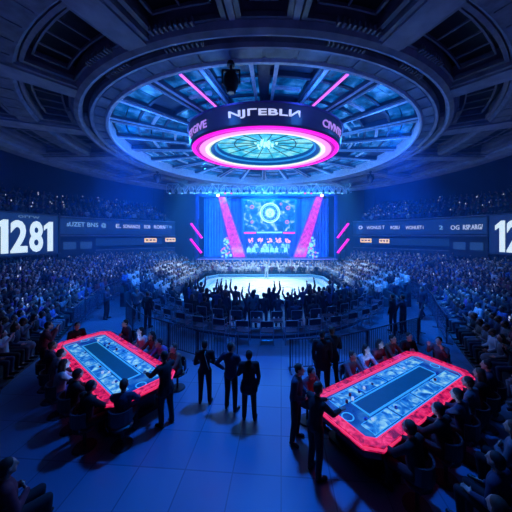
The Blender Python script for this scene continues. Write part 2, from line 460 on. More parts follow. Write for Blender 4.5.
# radial main beams and coffers
BEAMS = [21, 45, 69, 93, 117, 141, 165]
b = MB()
for a in BEAMS:
    for s in (-1, 1):
        b.polar(CCX, CCY, s * a - 2.6, s * a + 2.6, 11.25, 17.0, 10.5, 11.4, 2)
        b.polar(CCX, CCY, s * a - 1.9, s * a + 1.9, 11.3, 16.95, 10.42, 10.52, 2)
for s in (-1, 1):
    b.polar(CCX, CCY, s * 4.6 - 0.5, s * 4.6 + 0.5, 11.25, 17.0, 10.6, 11.4, 1)
b.lathe([(16.4, 10.6), (17.0, 10.6), (17.0, 11.4), (16.4, 11.4)], CCX, CCY)
b.build('trim_11', M_beam, kind='structure')
bf = MB(); bs = MB()
def coffer(a0, a1, r0, r1):
    z0, z1 = 10.62, 10.78
    wA = 0.16 / ((r0 + r1) / 2) * 57.3
    bf.polar(CCX, CCY, a0, a1, r0, r0 + 0.13, z0, z1); bf.polar(CCX, CCY, a0, a1, r1 - 0.13, r1, z0, z1)
    bf.polar(CCX, CCY, a0, a0 + wA, r0 + 0.13, r1 - 0.13, z0, z1, 1); bf.polar(CCX, CCY, a1 - wA, a1, r0 + 0.13, r1 - 0.13, z0, z1, 1)
    # inner step and cross slats
    i0, i1, q0, q1 = a0 + wA * 2.2, a1 - wA * 2.2, r0 + 0.34, r1 - 0.30
    w2 = wA * 0.5
    bs.polar(CCX, CCY, i0, i1, q0, q0 + 0.06, 10.85, 10.95); bs.polar(CCX, CCY, i0, i1, q1 - 0.06, q1, 10.85, 10.95)
    bs.polar(CCX, CCY, i0, i0 + w2, q0, q1, 10.85, 10.95, 1); bs.polar(CCX, CCY, i1 - w2, i1, q0, q1, 10.85, 10.95, 1)
    n = 4 if a1 - a0 > 14 else 2
    for k in range(1, n):
        a = i0 + (i1 - i0) * k / n
        bs.polar(CCX, CCY, a - w2 * 0.35, a + w2 * 0.35, q0, q1, 10.88, 10.93, 1)
    m = (q0 + q1) / 2
    if r0 > 13.5:
        bs.polar(CCX, CCY, i0, i1, m - 0.03, m + 0.03, 10.88, 10.93)
edges = [(5.4, 18.0)] + [(p + 2.9, q - 2.9) for p, q in zip(BEAMS, BEAMS[1:])]
for (a0, a1) in edges:
    for (r0, r1) in ((11.35, 13.05), (14.15, 16.35)):
        coffer(a0, a1, r0, r1); coffer(-a1, -a0, r0, r1)
for (r0, r1) in ((11.35, 13.05), (14.15, 16.35)):
    coffer(-4.0, 4.0, r0, r1); coffer(168, 192, r0, r1)
bf.build('trim_12', M_slat, kind='structure'); bs.build('trim_13', M_slat, kind='structure')

# the central part: panels with light put into their colour, dark ribs, pale struts
b = MB(); b.polar(CCX, CCY, 0, 360, 0.0, 9.9, 11.15, 11.25, 96, closed=True); b.build('ceiling_oculus', M_ribdark, kind='structure')
b = MB(); bd = MB(); bp = MB()
rr = [3.0, 4.4, 5.7, 7.0, 8.4, 9.7]
for k in range(24):
    a0, a1 = k * 15 + 1.8, k * 15 + 13.2
    for j in range(5):
        g = 0.07
        if (k * 7 + j * 3) % 6 == 0: continue
        u = random.random()
        if u < 0.4:
            mid = (rr[j] + rr[j + 1]) / 2
            b.polar(CCX, CCY, a0, a1, rr[j] + g, mid - 0.04, 11.02, 11.10, 3); b.polar(CCX, CCY, a0 + 0.5, a1 - 0.5, mid + 0.04, rr[j + 1] - g, 10.96, 11.06, 3)
        elif u < 0.7:
            m = (a0 + a1) / 2
            b.polar(CCX, CCY, a0, m - 0.4, rr[j] + g, rr[j + 1] - g, 11.02, 11.1, 2); b.polar(CCX, CCY, m + 0.4, a1, rr[j] + g, rr[j + 1] - g, 10.98, 11.08, 2)
        else:
            b.polar(CCX, CCY, a0, a1, rr[j] + g, rr[j + 1] - g, 11.02, 11.1, 3)
            bp.polar(CCX, CCY, a0 + 2.5, a1 - 2.5, rr[j] + .35, rr[j] + .42, 10.97, 11.03, 3); bp.polar(CCX, CCY, a0 + 2.5, a1 - 2.5, rr[j + 1] - .42, rr[j + 1] - .35, 10.97, 11.03, 3)
    aw = k * 15
    bd.polar(CCX, CCY, aw - 1.5, aw + 1.5, 2.8, 9.85, 10.86, 11.15, 1)
for r in rr[1:-1]: bd.lathe([(r - 0.06, 10.93), (r + 0.06, 10.93), (r + 0.06, 11.12), (r - 0.06, 11.12)], CCX, CCY, seg=72)
b.build('trim_14', M_panel, kind='structure'); bd.build('trim_15', M_ribdark, kind='structure')
# pale struts under the ribs
for k in range(24):
    aw = k * 15
    if aw == 0:
        for s in (-3.0, 3.0): bp.polar(CCX, CCY, s - 0.5, s + 0.5, 3.2, 9.85, 10.76, 10.88, 1)
        continue
    if k % 2: bp.polar(CCX, CCY, aw - 0.55, aw + 0.55, 3.2, 9.85, 10.76, 10.88, 1)
    else:
        for s in (-1.2, 1.2): bp.polar(CCX, CCY, aw + s - .22, aw + s + .22, 3.2, 9.85, 10.78, 10.88, 1)
for k in range(12):
    a0 = k * 30 + 3
    bp.polar(CCX, CCY, a0, a0 + 9, 7.6, 7.78, 10.86, 10.95, 3)
    bp.polar(CCX, CCY, a0 + 14, a0 + 25, 6.2, 6.34, 10.86, 10.95, 3)
bp.build('trim_16', M_rib, kind='structure')
# ================================================================ hanging ring display
JX, JY, JRX, JRY, JZ = 0.08, 14.75, 4.3, 3.62, 9.38
M_navy = mat('display_navy', (0.012, 0.012, 0.045), 0.35, 0, (0.01, 0.012, 0.07), 0.5)
M_letter = glow('display_letters', (0.62, 0.68, 1.0), 0.85)
M_letdim = glow('display_letters_small', (0.55, 0.30, 0.95), 0.7)
M_mag = glow('magenta_tube', (1.0, 0.01, 0.75), 1.1)
M_maghot = glow('pink_hot_tube', (1.0, 0.28, 0.85), 1.35)
M_purple = mat('purple_metal_trim', (0.18, 0.05, 0.22), 0.4, 0.5)
ring = empty('ring_display', (0, 0, 0), 0, 'round hanging ring display with white letters and magenta glowing underside', 'ring display')
b = MB(); b.lathe([(1.045, JZ + 1.0), (1.02, JZ + 0.12), (0.99, JZ + 0.02), (0.93, JZ + 0.10), (0.93, JZ + 1.0)], JX, JY, JRX, JRY); b.build('display_band', M_navy, ring, smooth=False)
b = MB(); b.lathe([(1.05, JZ + 1.0), (1.06, JZ + 1.06), (1.03, JZ + 1.12), (0.2, JZ + 1.3), (0.2, JZ + 1.2), (0.95, JZ + 1.0)], JX, JY, JRX, JRY); b.build('top_rim', M_purple, ring)
b = MB(); b.lathe([(1.0, JZ + 0.03), (0.985, JZ - 0.03), (0.95, JZ - 0.04), (0.945, JZ + 0.06), (0.96, JZ + 0.1)], JX, JY, JRX, JRY); b.build('outer_light_ring', M_mag, ring)
b = MB(); b.lathe([(0.94, JZ + 0.0), (0.93, JZ - 0.015), (0.90, JZ + 0.0), (0.90, JZ + 0.08), (0.94, JZ + 0.08)], JX, JY, JRX, JRY)
b.build('seam_ring', glow('deep_magenta', (0.55, 0.0, 0.45), 0.8), ring)
b = MB(); b.lathe([(0.90, JZ + 0.02), (0.88, JZ - 0.03), (0.83, JZ - 0.02), (0.82, JZ + 0.06), (0.86, JZ + 0.1)], JX, JY, JRX, JRY); b.build('middle_light_ring', M_maghot, ring)
b = MB(); b.lathe([(0.82, JZ + 0.03), (0.80, JZ - 0.01), (0.775, JZ + 0.02), (0.775, JZ + 0.1), (0.82, JZ + 0.1)], JX, JY, JRX, JRY); b.build('inner_light_ring', glow('warm_white_tube', (1.0, 0.86, 0.80), 1.15), ring)
b = MB(); b.lathe([(0.775, JZ + 0.04), (0.765, JZ + 0.02), (0.752, JZ + 0.06), (0.752, JZ + 0.12), (0.775, JZ + 0.12)], JX, JY, JRX, JRY); b.build('green_light_ring', glow('green_tube', (0.45, 0.85, 0.55), 0.8), ring)
b = MB(); b.lathe([(0.752, JZ + 0.05), (0.74, JZ + 0.06), (0.66, JZ + 0.42), (0.66, JZ + 0.55), (0.752, JZ + 0.5)], JX, JY, JRX, JRY); b.build('inner_cove', glow('cove_blue', (0.0, 0.10, 0.42), 0.55), ring)
b = MB(); b.lathe([(0.70, JZ + 0.20), (0.69, JZ + 0.19), (0.675, JZ + 0.27), (0.69, JZ + 0.29)], JX, JY, JRX, JRY); b.build('cove_line', glow('cove_cyan', (0.03, 0.35, 0.85), 0.8), ring)
b = MB()
b.lathe([(0.001, JZ + 0.62), (0.66, JZ + 0.45), (0.66, JZ + 0.55), (0.001, JZ + 0.75)], JX, JY, JRX, JRY)
b.build('glowing_dome', screen_mat('dome_glow', (0.02, 0.45, 0.80), (0.08, 0.70, 0.98), (0.30, 0.92, 1.0), 0.95, 1.6, 3), ring)
b = MB()
for k in range(16):
    a = 2 * PI * (k + 0.5) / 16
    b.bar((JX + 0.14 * JRX * math.sin(a), JY - 0.14 * JRY * math.cos(a), JZ + 0.57), (JX + 0.66 * JRX * math.sin(a), JY - 0.66 * JRY * math.cos(a), JZ + 0.44), 0.028, 0.05)
b.lathe([(0.42, JZ + 0.51), (0.435, JZ + 0.50), (0.435, JZ + 0.54), (0.42, JZ + 0.55)], JX, JY, JRX, JRY)
b.build('dome_ribs', mat('dome_rib', (0.01, 0.08, 0.16), 0.5), ring)
for k in range(14):
    b = MB(); a = k * 2.4; q = 0.03 + 0.012 * k
    x, y = JX + q * JRX * math.sin(a), JY - q * JRY * math.cos(a)
    b.tube((x, y, JZ + 0.60), (x, y, JZ + 0.40 + random.random() * 0.08), 0.09, 0.05, 8)
    b.build('centre_lamp', glow('cyan_lamps', (0.45, 0.95, 1.0), 1.2), ring)
b = MB()
for k in range(8):
    a = 2 * PI * (k + 0.5) / 8
    b = MB(); b.tube((JX + 3.6 * math.sin(a), JY - 3.0 * math.cos(a), JZ + 1.05), (JX + 3.3 * math.sin(a), JY - 2.8 * math.cos(a), 11.15), 0.03); b.build('hanger_rod', M_dark, ring)
def jmap(phi0, zc):
    def f(x, y, d):
        p = phi0 + x / ((JRX + JRY) / 2)
        zz = JZ + zc + y; k = 1.02 + (zz - JZ - 0.12) * 0.0284 + 0.004
        rx, ry = JRX * k + 0.015 - 0.03 * d, JRY * k + 0.015 - 0.03 * d
        return (JX + rx * math.sin(p), JY - ry * math.cos(p), zz)
    return f
text_on('lettering', 'NJГEBLИ', 0.6, jmap(R(-1.0), 0.56), M_letter, ring, bold=0.012, width=3.0, height=0.38)
text_on('lettering', 'ETGIVE', 0.6, jmap(R(-54), 0.50), M_letdim, ring, bold=0.01, width=1.9, height=0.36)
text_on('lettering', 'CIVNTE', 0.6, jmap(R(52), 0.50), M_letdim, ring, bold=0.01, width=1.9, height=0.36)

# magenta radial tubes in the oculus
for s in (-1, 1):
    a = R(21.0); d = Vector((s * math.sin(a), -math.cos(a), 0)); c = Vector((CCX, CCY, 10.82))
    t = empty('light_tube', (0, 0, 0), 0, 'magenta light tube under the ceiling, to the %s of the ring display' % ('upper left' if s < 0 else 'upper right'), 'light tube', 'magenta ceiling tubes')
    b = MB(); b.tube(c + d * 5.3, c + d * 9.3, 0.055, 0.055, 8); b.build('tube', glow('radial_tube_magenta', (0.80, 0.16, 0.95), 1.2), t)
    b = MB(); b.bar(c + d * 5.2 + Vector((0, 0, .07)), c + d * 9.4 + Vector((0, 0, .07)), 0.2, 0.07); b.build('housing', M_ribdark, t)
# ---- hanging lamps under the ring
def ceiling_lamp(x, y, z, sc, label):
    t = empty('stage_lamp', (x, y, z), 0, label, 'lamp')
    b = MB(); b.tube((0, 0, 0), (0, 0, -0.12 * sc), 0.14 * sc, 0.14 * sc, 12); b.tube((0, 0, 0), (0, 0, 0.5), 0.05, 0.05, 8); b.tube((0, 0, -.1 * sc), (0, 0, -.3 * sc), 0.05 * sc)
    b.build('mount', M_dark, t)
    b = MB(); b.box((0, 0, -0.3 * sc), (0.62 * sc, 0.12 * sc, 0.07 * sc))
    for s in (-1, 1): b.box((s * 0.3 * sc, 0, -0.52 * sc), (0.05 * sc, 0.12 * sc, 0.48 * sc))
    b.build('yoke', M_dark, t)
    b = MB(); b.ball((0, 0, -0.66 * sc), (0.27 * sc, 0.27 * sc, 0.36 * sc), 16, 10); b.tube((0, 0, -0.85 * sc), (0, 0, -1.05 * sc), 0.2 * sc, 0.16 * sc, 14)
    b.build('head', M_black, t, smooth=True)
    b = MB(); b.tube((0, 0, -1.05 * sc), (0, 0, -1.07 * sc), 0.13 * sc, 0.13 * sc, 14); b.build('lens', mat('lens_glass', (0.05, 0.08, 0.2), 0.1), t)
p = px(231, 56, 8.55); ceiling_lamp(p[0], p[1], 10.45, 1.0, 'big black round stage lamp hanging from the ceiling ring above the ring display')
ceiling_lamp(-10.0, 23.0, 10.45, 1.0, 'small stage lamp hanging at the left rim of the ceiling ring')
ceiling_lamp(10.0, 23.0, 10.45, 1.0, 'small stage lamp hanging at the right rim of the ceiling ring')

# ================================================================ stage
SX0, SX1, SY = -8.9, 9.6, 34.0
SC = (SX0 + SX1) / 2
st = empty('stage', (SC, SY, 0), 0, 'wide blue-lit stage platform at the far end of the hall', 'stage')
b = MB(); b.box((0, 0.6, 1.28), (18.7, 4.2, 0.14)); b.build('deck', mat('stage_deck', (0.1, 0.12, 0.2), 0.4), st)
b = MB(); b.box((0, 0.6, 0.6), (18.4, 4.0, 1.2)); b.build('skirt', mat('stage_skirt', (0.03, 0.05, 0.16), 0.7), st)
b = MB(); b.box((0, -1.53, 1.3), (18.7, 0.05, 0.08)); b.build('edge_light', glow('stage_edge', (0.3, 0.3, 1.0), 0.5), st)
M_curt = mat('blue_curtain', (0.08, 0.32, 0.85), 0.8, vary=0.2, scale=1.2)
def curtain(name, x0, x1, z0, z1, y, label, m=M_curt, amp=0.10, n=60):
    b = MB(); vs = []
    for k in range(n + 1):
        x = x0 + (x1 - x0) * k / n; dy = amp * math.sin(k * 1.35) + amp * 0.5 * math.sin(k * 0.57)
        vs += [(x, y + dy, z0), (x, y + dy, z1), (x, y + dy + 0.08, z1), (x, y + dy + 0.08, z0)]
    fs = []
    for k in range(n):
        for j in range(4): fs.append((4*k + j, 4*k + (j+1) % 4, 4*k + 4 + (j+1) % 4, 4*k + 4 + j))
    fs += [(0, 1, 2, 3), (4*n+3, 4*n+2, 4*n+1, 4*n)]
    b.add(vs, fs); o = b.build(name, m)
    return tag(o, label, 'curtain')
curtain('stage_curtain', SX0 + 0.1, -4.9, 1.36, 9.9, 36.0, 'tall blue curtain hanging left of the slanted magenta column', n=44)
curtain('stage_curtain', 5.5, SX1 - 0.1, 1.36, 9.9, 36.0, 'tall blue curtain hanging right of the slanted magenta column', n=44)
curtain('stage_curtain', -4.9, 5.5, 1.36, 9.9, 36.25, 'dark blue curtain behind the stage video screen', mat('deep_blue_curtain', (0.03, 0.12, 0.60), 0.8), n=70)
# proscenium frame
pf = empty('proscenium_arch', (SC, 33.4, 0), 0, 'dark square portal frame around the stage', 'stage frame')
b = MB()
for s in (-1, 1):
    b = MB(); b.box((s * 9.45, 0, 5.1), (0.35, 0.5, 10.2)); b.build('side_post', mat('portal_blue', (0.05, 0.09, 0.3), 0.5), pf)
b = MB(); b.box((0, 0, 10.05), (19.2, 0.5, 0.35)); b.build('header', mat('portal_blue'), pf)
# video screen with round crest
DS = 33.6
def sp(x, y, D=DS): return px(x, y, D)
vsn = empty('video_screen', (0, 0, 0), 0, 'blue video screen over the stage showing a round white crest', 'video screen')
a0 = sp(244, 231); a1 = sp(295, 200); cxs, czs = (a0[0] + a1[0]) / 2, (a0[2] + a1[2]) / 2; wS, hS = a1[0] - a0[0], a1[2] - a0[2]
b = MB(); b.box((cxs, DS, czs), (wS, 0.1, hS)); b.build('display', screen_mat('stage_screen_picture', (0.0, 0.07, 0.30), (0.01, 0.22, 0.60), (0.45, 0.85, 1.0), 1.0, 1.1, 8, 0.42, 0.53, 0.68, 0.8), vsn)
b = MB()
for (c, d) in (((cxs, DS - .02, czs + hS / 2 + .08), (wS + .4, .25, .16)), ((cxs, DS - .02, czs - hS / 2 - .08), (wS + .4, .25, .16)), ((cxs - wS / 2 - .1, DS - .02, czs), (.2, .25, hS)), ((cxs + wS / 2 + .1, DS - .02, czs), (.2, .25, hS))): b.box(c, d)
b.build('frame', mat('screen_frame', (0.05, 0.12, 0.35), 0.4), vsn)
ccx, _, ccz = sp(270, 213); RR = 1.38
def disc(b, cx, y, cz, r0, r1, th=0.05, seg=36, a0=0, a1=360):
    vs = []; full = (a1 - a0 == 360)
    for k in range(seg + 1):
        a = R(a0 + (a1 - a0) * k / seg)
        for r in (r0, r1):
            for yy in (y, y - th): vs.append((cx + r * math.sin(a), yy, cz + r * math.cos(a)))
    fs = []
    for k in range(seg):
        o = 4 * k; p = o + 4
        fs += [(o, p, p + 2, o + 2), (o + 1, o + 3, p + 3, p + 1), (o, o + 1, p + 1, p), (o + 2, p + 2, p + 3, o + 3)]
    if not full: fs += [(0, 2, 3, 1), (4 * seg, 4 * seg + 1, 4 * seg + 3, 4 * seg + 2)]
    b.add(vs, fs)
M_crest = glow('crest_white', (0.62, 0.92, 1.0), 1.0)
b = MB(); disc(b, ccx, DS - .06, ccz, 0.0, RR, 0.02); b.build('crest_ground', glow('crest_navy', (0.02, 0.12, 0.4), 0.6), vsn)
b = MB(); disc(b, ccx, DS - .09, ccz, RR - .16, RR, .03)
disc(b, ccx, DS - .09, ccz, RR - .32, RR - .25, .03)
for k in range(20):      # mane
    a = 2 * PI * k / 20; r0, r1 = 0.55, 0.78 + 0.14 * (k % 2)
    b.bar((ccx + r0 * math.sin(a), DS - .1, ccz + r0 * math.cos(a)), (ccx + r1 * math.sin(a + .2), DS - .1, ccz + r1 * math.cos(a + .2)), 0.09, 0.03)
disc(b, ccx, DS - .09, ccz, 0.0, 0.60, .02)
b.build('crest', M_crest, vsn)
b = MB(); b.box((ccx - .2, DS - .13, ccz + .12), (.16, .03, .1)); b.box((ccx + .2, DS - .13, ccz + .12), (.16, .03, .1)); b.box((ccx, DS - .13, ccz - .1), (.14, .03, .2)); b.box((ccx, DS - .13, ccz - .34), (.34, .03, .08))
b.build('crest_face', mat('crest_face_blue', (.02, .1, .35), .5), vsn)
for (x, y, r) in ((252, 207, .3), (288, 208, .32), (287, 222, .3), (252, 222, .22), (281, 204, .2)):
    q = sp(x, y); b = MB()
    for k in range(6):
        a = k * PI / 3; b.ball((q[0] + r * .7 * math.cos(a), DS - .07, q[2] + r * .7 * math.sin(a)), (r * .35, .02, r * .35), 6, 4)
    b.build('crest_flower', glow('screen_pink', (0.75, 0.15, 0.7), 0.8), vsn)
# magenta light bars below the screen
for (x0, x1, lb) in ((244, 256, 'left'), (283, 295, 'right')):
    q0, q1 = sp(x0, 231.8), sp(x1, 234)
    b = MB(); b.box(((q0[0] + q1[0]) / 2, DS - .15, (q0[2] + q1[2]) / 2), (q1[0] - q0[0], .12, .22))
    tag(b.build('light_bar', M_mag), 'short magenta light bar under the %s corner of the video screen' % lb, 'light bar', 'light bars below the screen')
q0, q1 = sp(257, 231.5), sp(282, 233.5); b = MB(); b.box(((q0[0] + q1[0]) / 2, DS - .15, (q0[2] + q1[2]) / 2), (q1[0] - q0[0], .12, .2))
tag(b.build('light_bar', glow('cyan_bar', (0.25, 0.65, 1), 0.9)), 'cyan light bar under the middle of the video screen', 'light bar')
# slanted magenta columns
M_colm = screen_mat('magenta_column_glow', (0.40, 0.0, 0.5), (0.85, 0.0, 0.85), (1.0, 0.12, 1.0), 0.9, 2.5, 5, 0.3, 0.5, 0.75)
for s, xs in ((-1, ((218, 197), (226, 197), (246, 257), (233, 257))), (1, ((315, 197), (323, 197), (306, 257), (293, 257)))):
    t = empty('light_column', (0, 0, 0), 0, 'slanted magenta light column on the %s of the stage' % ('left' if s < 0 else 'right'), 'light column', 'slanted magenta columns')
    pts = [sp(x, y, 34.3) for x, y in xs]; vs = []
    for p in pts: vs += [(p[0], 34.1, p[2]), (p[0], 34.5, p[2])]
    b = MB(); b.add(vs, [(0, 2, 4, 6), (1, 7, 5, 3), (0, 1, 3, 2), (2, 3, 5, 4), (4, 5, 7, 6), (6, 7, 1, 0)]); b.build('glowing_panel', M_colm, t)
    b = MB()
    for i, j in ((0, 3), (1, 2)):
        b.bar((pts[i][0], 34.05, pts[i][2]), (pts[j][0], 34.05, pts[j][2]), 0.14, 0.14)
    b.build('edge_rail', mat('column_rail', (0.3, 0.05, 0.4), 0.4), t)
# spotlights at the tops of the columns
for (x, lb) in ((218, 'left'), (322, 'right')):
    p = sp(x, 195.5, 33.0)
    t = empty('stage_spotlight', (p[0], p[1], p[2]), 0, 'bright pink-white spotlight above the %s magenta column' % lb, 'spotlight', 'spotlights on the stage header')
    b = MB(); b.tube((0, .3, .1), (0, 0, 0), 0.22, 0.3, 12); b.build('housing', M_dark, t)
    b = MB(); b.ball((0, -.02, 0), (0.2, 0.1, 0.2), 12, 8); b.build('lens', glow('spot_lens', (1.0, 0.55, 0.85), 4.0), t)
    light('spotlight_beam', 'SPOT', (p[0], p[1] - .3, p[2]), 160, PINK, (p[0] * 0.6, 30, 1.0), 0.2, 30, 0.8)
# slanted light bars at both sides of the stage
for (x0, y0, x1, y1, lb) in ((191, 223.5, 202, 238, 'upper bar left of the stage'), (190.5, 239, 201.5, 253, 'lower bar left of the stage'),
                         (348.5, 223.5, 337.5, 238, 'upper bar right of the stage'), (348.5, 239, 337.5, 253, 'lower bar right of the stage')):
    p0, p1 = Vector(px(x0, y0, 32)), Vector(px(x1, y1, 32))
    t = empty('slanted_light', (0, 0, 0), 0, 'slanted magenta light, ' + lb, 'light bar')
    b = MB(); b.bar(p0, p1, 0.42, 0.2); b.build('tube', M_mag, t)
    b = MB(); b.bar(p0 + Vector((0, .14, 0)), p1 + Vector((0, .14, 0)), 0.6, 0.12); b.build('back_plate', M_dark, t)
for s, lb in ((-1, 'left'), (1, 'right')):
    tx = (196 if s < 0 else 343.5); q = px(tx, 223, 32.2)
    b = MB()
    for dx in (-.35, .35): b.tube((q[0] + dx, 32.3, 0), (q[0] + dx, 32.3, 6.6), 0.06, 0.06, 8)
    for k in range(9): b.bar((q[0] - .35, 32.3, .3 + k * .7), (q[0] + .35, 32.3, 1.0 + k * .7), 0.05)
    tag(b.build('light_tower', M_dark), 'thin dark lattice tower carrying slanted lights %s of the stage' % lb, 'light tower')
# truss
tr = empty('lighting_truss', (0.0, 30.0, 10.2), 0, 'long horizontal lighting truss full of lamps above the stage', 'truss')
b = MB(); XL, XR = -11.8, 10.6
for y in (-.35, .35):
    for z in (-.5, .5): b.tube((XL, y, z), (XR, y, z), 0.07, 0.07, 6)
b.build('chord', mat('truss_alu', (0.55, 0.62, 0.75), 0.5, 0.2), tr)
b = MB(); n = 32
for k in range(n):
    x0 = XL + (XR - XL) * k / n; x1 = XL + (XR - XL) * (k + 1) / n
    for y in (-.35, .35): b.bar((x0, y, -.5 if k % 2 else .5), (x1, y, .5 if k % 2 else -.5), 0.06)
    b.bar((x0, -.35, .5), (x0, .35, .5), .05); b.bar((x0, -.35, -.5), (x0, .35, -.5), .05); b.bar((x0, -.35, -.5), (x0, -.35, .5), .05)
b.build('lattice', mat('truss_alu'), tr)
b = MB()
for k in range(6):
    x = XL + 1 + (XR - XL - 2) * k / 5; b = MB(); b.tube((x, 0, .4), (x, 0, 1.2), 0.025); b.build('hanging_cable', M_dark, tr)
for k in range(30):
    x = XL + .5 + k * (XR - XL - 1) / 29
    t = empty('truss_lamp', (x, 29.5, 9.72), 0, 'small can light under the stage truss, %s from the left' % ['first', 'second', 'third', 'fourth', 'fifth', 'sixth', 'seventh', 'eighth', 'ninth', 'tenth', 'eleventh', 'twelfth', 'thirteenth', 'fourteenth', 'fifteenth', 'sixteenth', 'seventeenth', 'eighteenth', 'nineteenth', 'twentieth', 'twenty-first', 'twenty-second', 'twenty-third', 'twenty-fourth', 'twenty-fifth', 'twenty-sixth', 'twenty-seventh', 'twenty-eighth', 'twenty-ninth', 'thirtieth'][k], 'lamp', 'can lights along the truss')
    b = MB(); b.box((0, 0.05, .15), (.16, .1, .25)); b.tube((0, .1, 0), (0, -.12, -.18), .13, .17, 10); b.build('can', M_dark, t)
    if k % 2 == 0 or 8 < k < 12 or 20 < k < 25:
        c = M_mag if k in (9, 10, 22, 23) else glow('truss_lens_blue', (0.15, 0.5, 1.0), 1.3)
        b = MB(); b.ball((0, -.125, -.185), (.13, .05, .13), 8, 6); b.build('lens', c, t)
# flower banks on the stage
M_fl = [glow('floral_blue', (0.2, 0.5, 1.0), 1.2), glow('floral_violet', (0.55, 0.12, 1.0), 1.1), glow('floral_deep', (0.02, 0.12, 0.7), 1)]
for (x, y, D, n, wd, ht, lb) in ((226, 255, 33.2, 60, .85, 2.7, 'left'), (313, 255, 33.2, 60, .85, 2.7, 'right')):
    q = px(x, y, D); b = MB()
    b.tube((q[0], q[1], 1.35), (q[0], q[1], 3.6), 0.08, 0.03, 6, mi=0)
    for k in range(n):
        h = random.random(); r = wd * (1 - h * .75)
        b.ball((q[0] + random.uniform(-r, r), q[1] + random.uniform(-.4, .4), 1.45 + h * ht), random.uniform(.09, .2), 6, 4, mi=random.choice((0, 0, 1, 2)))
    tag(b.build('light_tree', M_fl), 'glittering tree of blue and violet lights on the %s of the stage' % lb, 'light tree')

# ================================================================ rink
RX, RY0, RY1, CH = 5.8, 15.3, 25.6, 0.55
def oct_(rx, y0, y1, ch): return [(-rx, y0 + ch), (-rx + ch, y0), (rx - ch, y0), (rx, y0 + ch), (rx, y1 - 2.4 * ch), (rx - 1.6 * ch, y1), (-rx + 1.6 * ch, y1), (-rx, y1 - 2.4 * ch)]
rk = empty('rink', (0.1, 0, 0), 0, 'brightly lit white rink in the middle of the hall', 'rink')
b = MB(); b.prism(oct_(RX - .1, RY0 + .1, RY1 - .1, CH), 0.0, 0.12); b.build('ice', mat('rink_ice', (0.72, 0.82, 0.86), 0.25, vary=0.10, scale=1.2), rk)
b = MB(); b.frame_poly(oct_(RX, RY0, RY1, CH + .03), oct_(RX - .14, RY0 + .14, RY1 - .14, CH - .03), 0, 0.36); b.build('side_boards', mat('rink_boards', (0.12, 0.35, 0.55), 0.3), rk)
b = MB(); b.frame_poly(oct_(RX + .02, RY0 - .02, RY1 + .02, CH + .03), oct_(RX - .16, RY0 + .16, RY1 - .16, CH - .03), 0.36, 0.40); b.build('rail_cap', glow('rink_rail', (0.15, 0.55, 0.9), 0.45), rk)
b = MB(); b.frame_poly(oct_(RX - .75, RY0 + .7, RY1 - .7, CH), oct_(RX - 1.05, RY0 + 1.0, RY1 - 1.0, CH), 0.12, 0.125); 
b.build('edge_marking', mat('rink_blue_mark', (0.25, 0.55, 0.75), 0.3), rk)
M_mark = mat('rink_mark', (0.10, 0.30, 0.42), 0.4)
def flat_ring(b, cx, cy, r0, r1, z, sy=1.0, seg=48, a0=0, a1=360):
    for k in range(seg):
        p, q = R(a0 + (a1 - a0) * k / seg), R(a0 + (a1 - a0) * (k + 1) / seg)
        b.prism([(cx + r0 * math.cos(p), cy + sy * r0 * math.sin(p)), (cx + r1 * math.cos(p), cy + sy * r1 * math.sin(p)), (cx + r1 * math.cos(q), cy + sy * r1 * math.sin(q)), (cx + r0 * math.cos(q), cy + sy * r0 * math.sin(q))], z, z + .006)
b = MB(); flat_ring(b, .2, 19.6, 2.0, 2.1, .121); flat_ring(b, .2, 19.6, 1.0, 1.07, .121); flat_ring(b, .6, 19.0, 2.6, 2.66, .121, 1, 30, 200, 330)
for k in range(7):
    a = k * 0.9; b.bar((.2 + .4 * math.cos(a), 19.6 + .4 * math.sin(a), .125), (.2 + 1.9 * math.cos(a + .5), 19.6 + 1.9 * math.sin(a + .5), .125), 0.05, 0.01)
b.bar((-4.6, 17.2, .125), (4.7, 17.2, .125), .06, .01); b.bar((-4.4, 23.3, .125), (4.4, 23.3, .125), .06, .01)
b.build('centre_marking', M_mark, rk)

